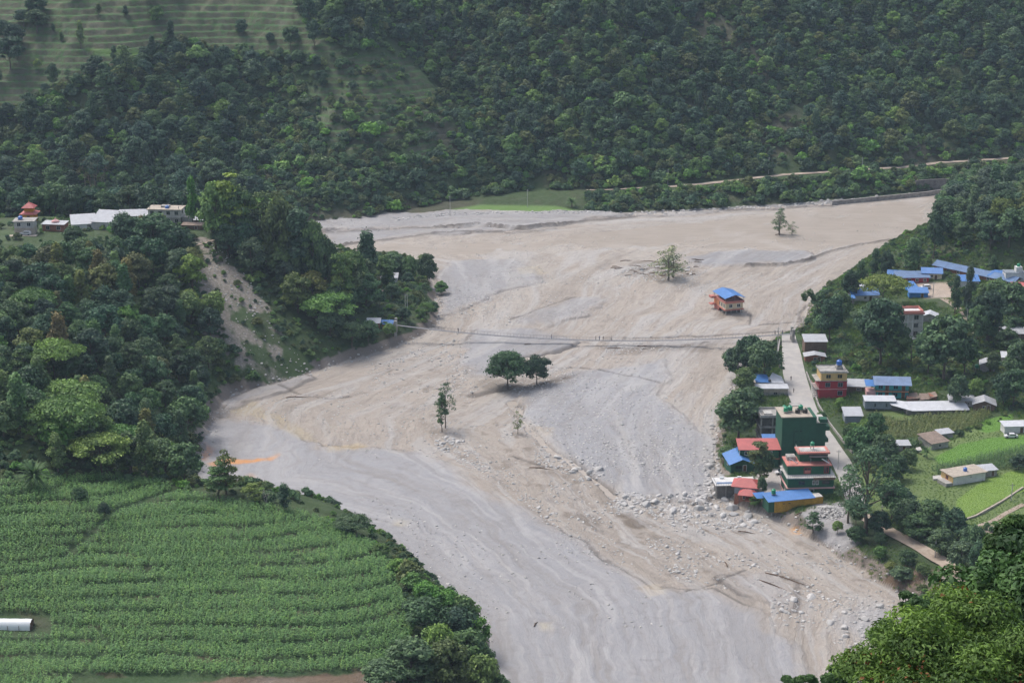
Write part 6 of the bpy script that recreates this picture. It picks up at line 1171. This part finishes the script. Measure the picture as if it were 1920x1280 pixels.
for px, a, b, lb in ((859,'dark','dark','dark clothed person alone on the left third of the footbridge'),(1034,'dark','blue','person in dark top walking mid footbridge above the round trees'),(1117,'dark','grey','leftmost person of the group in the middle of the footbridge'),(1124,'blue','dark','second person from left in the middle footbridge group'),(1131,'dark','dark','third person of the middle footbridge group'),(1146,'grey','dark','person just right of the middle footbridge group'),(1453,'dark','dark','leftmost person at the right end of the footbridge'),(1459,'grey','dark','second person from left at the right bridge end'),(1467,'dark','blue','person in dark top beside the bridge head pole')):
    q = bridget(px); person((q[0], q[1], q[2]+.01), random.uniform(-1.6, 1.6), CL[a], CL[b], lb, 'people on the footbridge')
for px, py, a, b, lb in ((1483,714,'dark','dark','dark clothed person walking up the concrete road'),(1488,737,'grey','dark','second person on the concrete road, nearer the frame building'),(1484,627,'green','dark','person in green at the top of the road, left one'),(1490,626,'dark','blue','person in dark clothes at the top of the road, middle one'),(1496,627,'white','dark','person in white shirt at the top of the road, right one'),(1777,1077,'blue','dark','person in blue on the dirt track beside the foreground tree'),(1783,1078,'white','blue','person in white on the dirt track beside the foreground tree'),(1812,1080,'dark','grey','person half hidden by the foreground tree on the dirt track'),(1429,890,'dark','blue','person standing in the yard behind the green tiered building')):
    p = at(px, py); person((p[0], p[1], p[2]+.13), random.uniform(-3, 3), CL[a], CL[b], lb)
# ---------------------------------------------------------------- vehicles
def car(px, py, rz, label, van=True):
    p = at(px, py); o = empty('parked_car', (p[0], p[1], p[2]+.02), R(rz), label, 'car'); prof = [(-2.1, .35), (-2.1, .95), (-1.2, 1.05), (-.6, 1.6), (1.6, 1.65), (2.1, 1.05), (2.1, .35)] if van else [(-2.1, .35), (-2.1, .8), (-1, .9), (-.4, 1.4), (1.1, 1.4), (1.7, .95), (2.1, .9), (2.1, .35)]
    n = len(prof); V = [(x, -.82, z) for x, z in prof]+[(x, .82, z) for x, z in prof]; F = [tuple(range(n)), tuple(reversed(range(n, 2*n)))]+[((i+1) % n, i, n+i, n+(i+1) % n) for i in range(n)]; MB().add(V, F).build('body', M['carw'], o)
    for nm, y in (('side_window', -.83), ('side_window', .83)): b = MB().box(-.5, 1.5, min(y, y*.98), max(y, y*.98), 1.08, 1.45); b.build(nm, M['glass'], o)
    MB().slab([(-1.22, -.7, 1.08), (-1.22, .7, 1.08), (-.66, .7, 1.58), (-.66, -.7, 1.58)], .03).build('windscreen', M['glass'], o)
    for x in (-1.3, 1.3):
        for y in (-.8, .8):
            V = []; k = 12
            for yy in (y-.1, y+.1): V += [(x+.34*math.cos(6.283*i/k), yy, .34+.34*math.sin(6.283*i/k)) for i in range(k)]
            MB().add(V, [tuple(range(k)), tuple(reversed(range(k, 2*k)))]+[((i+1) % k, i, k+i, k+(i+1) % k) for i in range(k)]).build('wheel', M['tire'], o)
car(1466, 888, 10, 'white car parked in the yard left of the green tiered building', False); car(1735, 541, 5, 'white van parked in the sandy school yard'); car(48, 441, 0, 'white vehicle parked in front of the pale hilltop house'); car(1895, 820, 0, 'small white vehicle in front of the edge farm shed', False)
# ---------------------------------------------------------------- driftwood, bare trees and odd plants
def driftwood(px, py, ln, rz, label, group='driftwood logs in the mud'):
    x, y = onz(px, py, 0); z = max(float(zat(x, y)), -.30); o = link('driftwood_log', None) if 0 else None; V = []; F = []
    pts = [np.array([t*ln-ln/2, math.sin(t*3+px)*ln*.05, .12+.15*math.sin(t*5)]) for t in np.linspace(0, 1, 7)]; v, f = tube(pts, [.16, .17, .15, .14, .12, .09, .04], 6); V += v; F += f
    for k in (2, 4): e = pts[k]+np.array([ln*.12, ln*.1*(1 if k == 2 else -1), .3]); v, f = tube([pts[k], e], [.07, .02], 5); o_ = len(V); V += v; F += [tuple(i+o_ for i in q) for q in f]
    o = link('driftwood_log', mesh_np('driftwood_log', V, F, M['wood'], True)); o.location = (x, y, z); o.rotation_euler = (0, 0, R(rz)); meta(o, label, 'log', group)
for i, (px, py, ln, rz, lb) in enumerate(((1215,491,7,170,'brown driftwood log at the back of the rock bar'),(1190,500,6,160,'brown driftwood log at the left of the rock bar'),(1236,503,8,175,'long brown driftwood log under the thin bar tree'),(1255,508,6,20,'driftwood log right beneath the thin bar tree'),(1300,515,7,-10,'driftwood log at the right end of the rock bar'),(1360,1058,4,100,'small upright looking log on the lower mud'),(1478,1088,14,-32,'very long curved dark log on the lower mud'),(1450,1100,9,-50,'shorter dark log left of the very long curved log'),(1160,653,9,5,'log under the middle of the footbridge'),(1210,652,6,-8,'log below the footbridge right of the other log'),(990,648,3,20,'small log on the grey flat by the footbridge'),(1400,1000,5,-20,'log stuck in the bank below the red hipped roofs'),(1500,980,5,40,'log on the cut bank below the yellow wall'),(1465,439,6,10,'drift log caught at the foot of the slim river tree'),(620,640,4,-30,'log on the landslide foot above the water'),(1005,1175,3,70,'tiny dark log on the smooth grey mud'),(1018,880,9,-15,'thin curved driftwood in the beige channel'),(560,745,9,8,'dark driftwood by the left muddy bay'))):
    driftwood(px, py, ln, rz, lb)
for i in range(26): driftwood(1150+random.uniform(0, 170), 488+random.uniform(0, 30), random.uniform(2.5, 6), random.uniform(-30, 30), 'brown driftwood piece in the heap round the thin bar tree', 'driftwood heap round the thin bar tree')
def bare(px, py, top, wpx, mat, label, seed, name, n=60):
    p = at(px, py); s = scale_at(p); h = (py-top)/s/.955; wd = wpx/s; rg = np.random.default_rng(seed); V = []; F = []
    def br(a, d, ln, r, dep):
        pts = [a]; q = a.copy(); dd = d.copy()
        for k in range(4): dd = dd+rg.normal(0, .14, 3); dd[2] += .05; dd /= np.linalg.norm(dd); q = q+dd*ln/4; pts.append(q.copy())
        v, f = tube(pts, [r*(1-.18*k) for k in range(5)], 5); o = len(V); V.extend(v); F.extend([tuple(i+o for i in x) for x in f])
        if dep < 4:
            for k in range(3): e = d*.55+rg.normal(0, .55, 3)*np.array([wd/h*1.6, wd/h*1.6, .5]); e[2] = abs(e[2])*.7+.25; e /= np.linalg.norm(e); br(pts[rg.integers(2, 5)], e, ln*rg.uniform(.55, .75), r*.5, dep+1)
    br(np.zeros(3), np.array([0, 0, 1.]), h*.42, .16, 0); o = empty(name, p, 0, label, 'tree'); v = np.array(V); tr_ = trunk_mesh('trunk', h*.4, .2, [], rg, mat); link('trunk', tr_, o); link('branches', mesh_np('branches', V, F, mat, True), o)
bare(780, 1236, 1150, 100, PALEBARK, 'bare grey leafless tree at the edge of the maize field', 3, 'bare_tree'); bare(500, 944, 908, 26, PALEBARK, 'small half bare shrub left of the narrow tree at the field edge', 8, 'bare_shrub'); bare(1708, 680, 596, 18, BARK, 'tall black dead trunk in front of the white three storey house', 5, 'dead_tree')
for k, (px, py, tp, w_) in enumerate(((160,352,290,34),(178,352,283,36),(196,352,295,30),(170,356,300,50))): bare(px, py, tp, w_, plain('dry_cane', (.28, .22, .17), .9, .2, 3), ['leftmost','tallest','rightmost','lowest'][k]+' pinkish dry cane clump on the far hill above the grey sheds', 20+k, 'dry_bamboo')
def rosette(px, py, top, label, n=70, name='rosette_palm'):
    p = at(px, py); s = scale_at(p); h = (py-top)/s/.955; rg = np.random.default_rng(5); V = []; F = []; o = empty(name, p, 0, label, 'plant')
    for i in range(n):
        a = rg.uniform(0, 6.283); el = rg.uniform(-.1, 1.4); ln = h*.62; wd = .09*h/3; dx, dy = math.cos(a), math.sin(a); k0 = len(V)
        for t in (0, .35, .7, 1): r_ = ln*t*math.cos(el*(1-.3*t)); z_ = h*.42+ln*t*math.sin(el)-ln*.35*t*t; ww = wd*(.8, 1.2, .8, .1)[int(t*3+.2)]; V += [(dx*r_-dy*ww, dy*r_+dx*ww, z_), (dx*r_+dy*ww, dy*r_-dx*ww, z_)]
        F += [(k0+2*k, k0+2*k+1, k0+2*k+3, k0+2*k+2) for k in range(3)]
    c = link('leaves', mesh_np('leaves', V, F, LEAF, False, attr={'tint': rg.uniform(.4, .9, len(V))}), o); c.color = (.09, .16, .06, 1); link('trunk', trunk_mesh('trunk', h*.5, .3, [], rg, BARK), o)
rosette(66, 914, 855, 'spiky rosette palm like plant on the upper maize terrace'); rosette(1738, 858, 832, 'small banana plant right of the stone byre', 30, 'banana_plant'); rosette(1072, 388, 366, 'pale rosette shrub right of the far green fields', 60, 'agave_shrub')
# leaning tree by the village tip
def leaning():
    p = at(1540, 610); s = scale_at(p); o = empty('leaning_tree', p, 0, 'tree leaning left over the river with its crown bent down', 'tree'); rg = np.random.default_rng(9)
    P = [np.array(q) for q in ((0, 0, -.5), (-.6, 0, 4), (-2.2, 0, 8), (-4.2, 0, 11), (-5.4, 0, 12.2))]; v, f = tube(P, [.35, .3, .25, .18, .1], 7); link('trunk', mesh_np('trunk', v, f, BARK, True), o); C = []; D = []
    for c, r in (((-6.3, 0, 12.6), 1.6), ((-7, .2, 10.8), 1.2), ((-5, 0, 13.4), 1.4), ((-4, .2, 12), 1.1), ((-3, 0, 10), .9), ((-7.6, 0, 12), 1.0), ((-3.6, -.2, 11.2), 1.2), ((-.8, .2, 5), 1.0)):
        d = rg.normal(0, 1, (260, 3)); d /= np.linalg.norm(d, axis=1)[:, None]; C.append(np.array(c)+d*r*rg.uniform(.5, 1, (260, 1))); D.append(d)
    C = np.concatenate(C); D = np.concatenate(D); V, F = leaves(C, D, .26, rg); c = link('crown', mesh_np('crown', V, F, LEAF, False, attr={'tint': np.repeat(rg.uniform(.3, .7, len(C)), 4)}), o); c.color = (*GRN['mid'], 1)
leaning()
# ---------------------------------------------------------------- foreground trees
def foreground(px, py, D, rpx, nclump, nleaf, leaf, col, label, seed, flat=.8, asp=.5, red=0, zoff=0):
    d = FW*FPX+UP*(640-py)+np.array([1., 0, 0])*(px-960); c = d/FPX*D+np.array([0, 0, CAMZ]); Rr = rpx*D/FPX; rg = np.random.default_rng(seed); C = []; Dn = []; T_ = []; cl = []
    for i in range(nclump):
        e = rg.normal(0, 1, 3); e /= np.linalg.norm(e); e[2] = abs(e[2]) if rg.random() < .7 else e[2]; q = e*Rr*rg.uniform(.55, 1)*np.array([1, 1, flat]); r = Rr*rg.uniform(.10, .24); cl.append((q, r))
    vol = np.array([r for q, r in cl])**2; vol /= vol.sum(); 
    for (q, r), v in zip(cl, vol):
        k = int(nleaf*v); e = rg.normal(0, 1, (k, 3)); e[:, 2] = np.where(e[:, 2] < -.2, -e[:, 2]*.4, e[:, 2]); e /= np.linalg.norm(e, axis=1)[:, None]; rad = rg.uniform(.3, 1.05, k)**.55; C.append(q+e*r*rad[:, None]*np.array([1.15, 1.15, .7])); Dn.append(e+np.array([0, 0, .6])); T_.append(np.clip(rg.normal(.48, .2)+rg.normal(0, .16, k), 0, 1))
    C = np.concatenate(C); Dn = np.concatenate(Dn); T_ = np.concatenate(T_); V, F = leaves(C, Dn, leaf, rg, asp, .55); gz = float(zat(c[0], c[1])); o = empty('foreground_tree', (c[0], c[1], gz), 0, label, 'tree'); hz = c[2]-gz
    k = link('crown', mesh_np('crown', V+np.array([0, 0, hz]), F, LEAF, False, attr={'tint': np.repeat(T_, 4)}), o); k.color = (*col, 1)
    link('trunk', trunk_mesh('trunk', hz+Rr*.3, .28, [tuple(q+np.array([0, 0, hz])) for q, r in cl[:26]], rg, BARK), o)
    if red:
        idx = np.nonzero(fbm(C[:, 0]*3+50, C[:, 2]*3+C[:, 1]+50, 4, 3, 7) > .22)[0]; idx = rg.permutation(idx)[:red]; V, F = leaves(C[idx]*1.02, Dn[idx], leaf*1.0, rg, .6, .8); t_ = link('seed_pods', mesh_np('seed_pods', V+np.array([0, 0, hz]), F, LEAF, False, attr={'tint': np.full(len(V), .5)}), o); t_.color = (.26, .085, .03, 1); t_['kind'] = 'stuff'
foreground(1820, 1320, 62, 235, 150, 52000, .10, (.115, .195, .042), 'feathery green foreground tree with a few rusty pods at the lower right', 1, .85, .34, 500)
foreground(1950, 1200, 66, 195, 120, 34000, .13, (.07, .135, .048), 'dark glossy leaved foreground tree at the right picture edge', 2, 1.0)
foreground(1915, 1062, 74, 92, 60, 14000, .13, (.085, .155, .045), 'highest foreground tree crown at the right edge, green with yellowish tips', 3, 1.1)
foreground(1815, 1205, 72, 110, 60, 15000, .12, (.065, .125, .045), 'mid green foreground tree behind the feathery one', 4, .9)
foreground(1722, 1150, 84, 44, 22, 3200, .14, (.07, .13, .05), 'thin leafy branch top left of the foreground trees', 5, 1.0)
foreground(1610, 1285, 75, 60, 34, 6500, .13, (.065, .125, .045), 'leafy tree top at the lower left corner of the foreground trees', 6, .9)
foreground(1672, 1215, 80, 56, 26, 4500, .13, (.07, .13, .048), 'ragged green sprig crown over the pale boulders', 7, 1.0)
foreground(1495, 1290, 95, 42, 20, 4200, .14, (.085, .155, .065), 'small rounded light green crown at the bottom picture edge', 8, .8)
finish_labels()
def build_haze():
    m = bpy.data.materials.new('haze'); m.use_nodes = True; t = m.node_tree; t.nodes.clear()
    o = t.nodes.new('ShaderNodeOutputMaterial'); v = t.nodes.new('ShaderNodeVolumePrincipled'); v.inputs['Color'].default_value = (.66, .82, 1.0, 1)
    v.inputs['Density'].default_value = HAZE; v.inputs['Anisotropy'].default_value = .0; L(t, v.outputs[0], o.inputs['Volume'])
    x, y0, y1, z0, z1 = 660, -45, 1450, -4, 215
    V = [(-x, y0, z0), (x, y0, z0), (x, y1, z0), (-x, y1, z0), (-x, y0, z1), (x, y0, z1), (x, y1, z1), (-x, y1, z1)]
    F = [(0, 3, 2, 1), (4, 5, 6, 7), (0, 1, 5, 4), (1, 2, 6, 5), (2, 3, 7, 6), (3, 0, 4, 7)]
    meta(link('haze', mesh_np('haze', V, F, m)), kind='stuff')
build_haze()
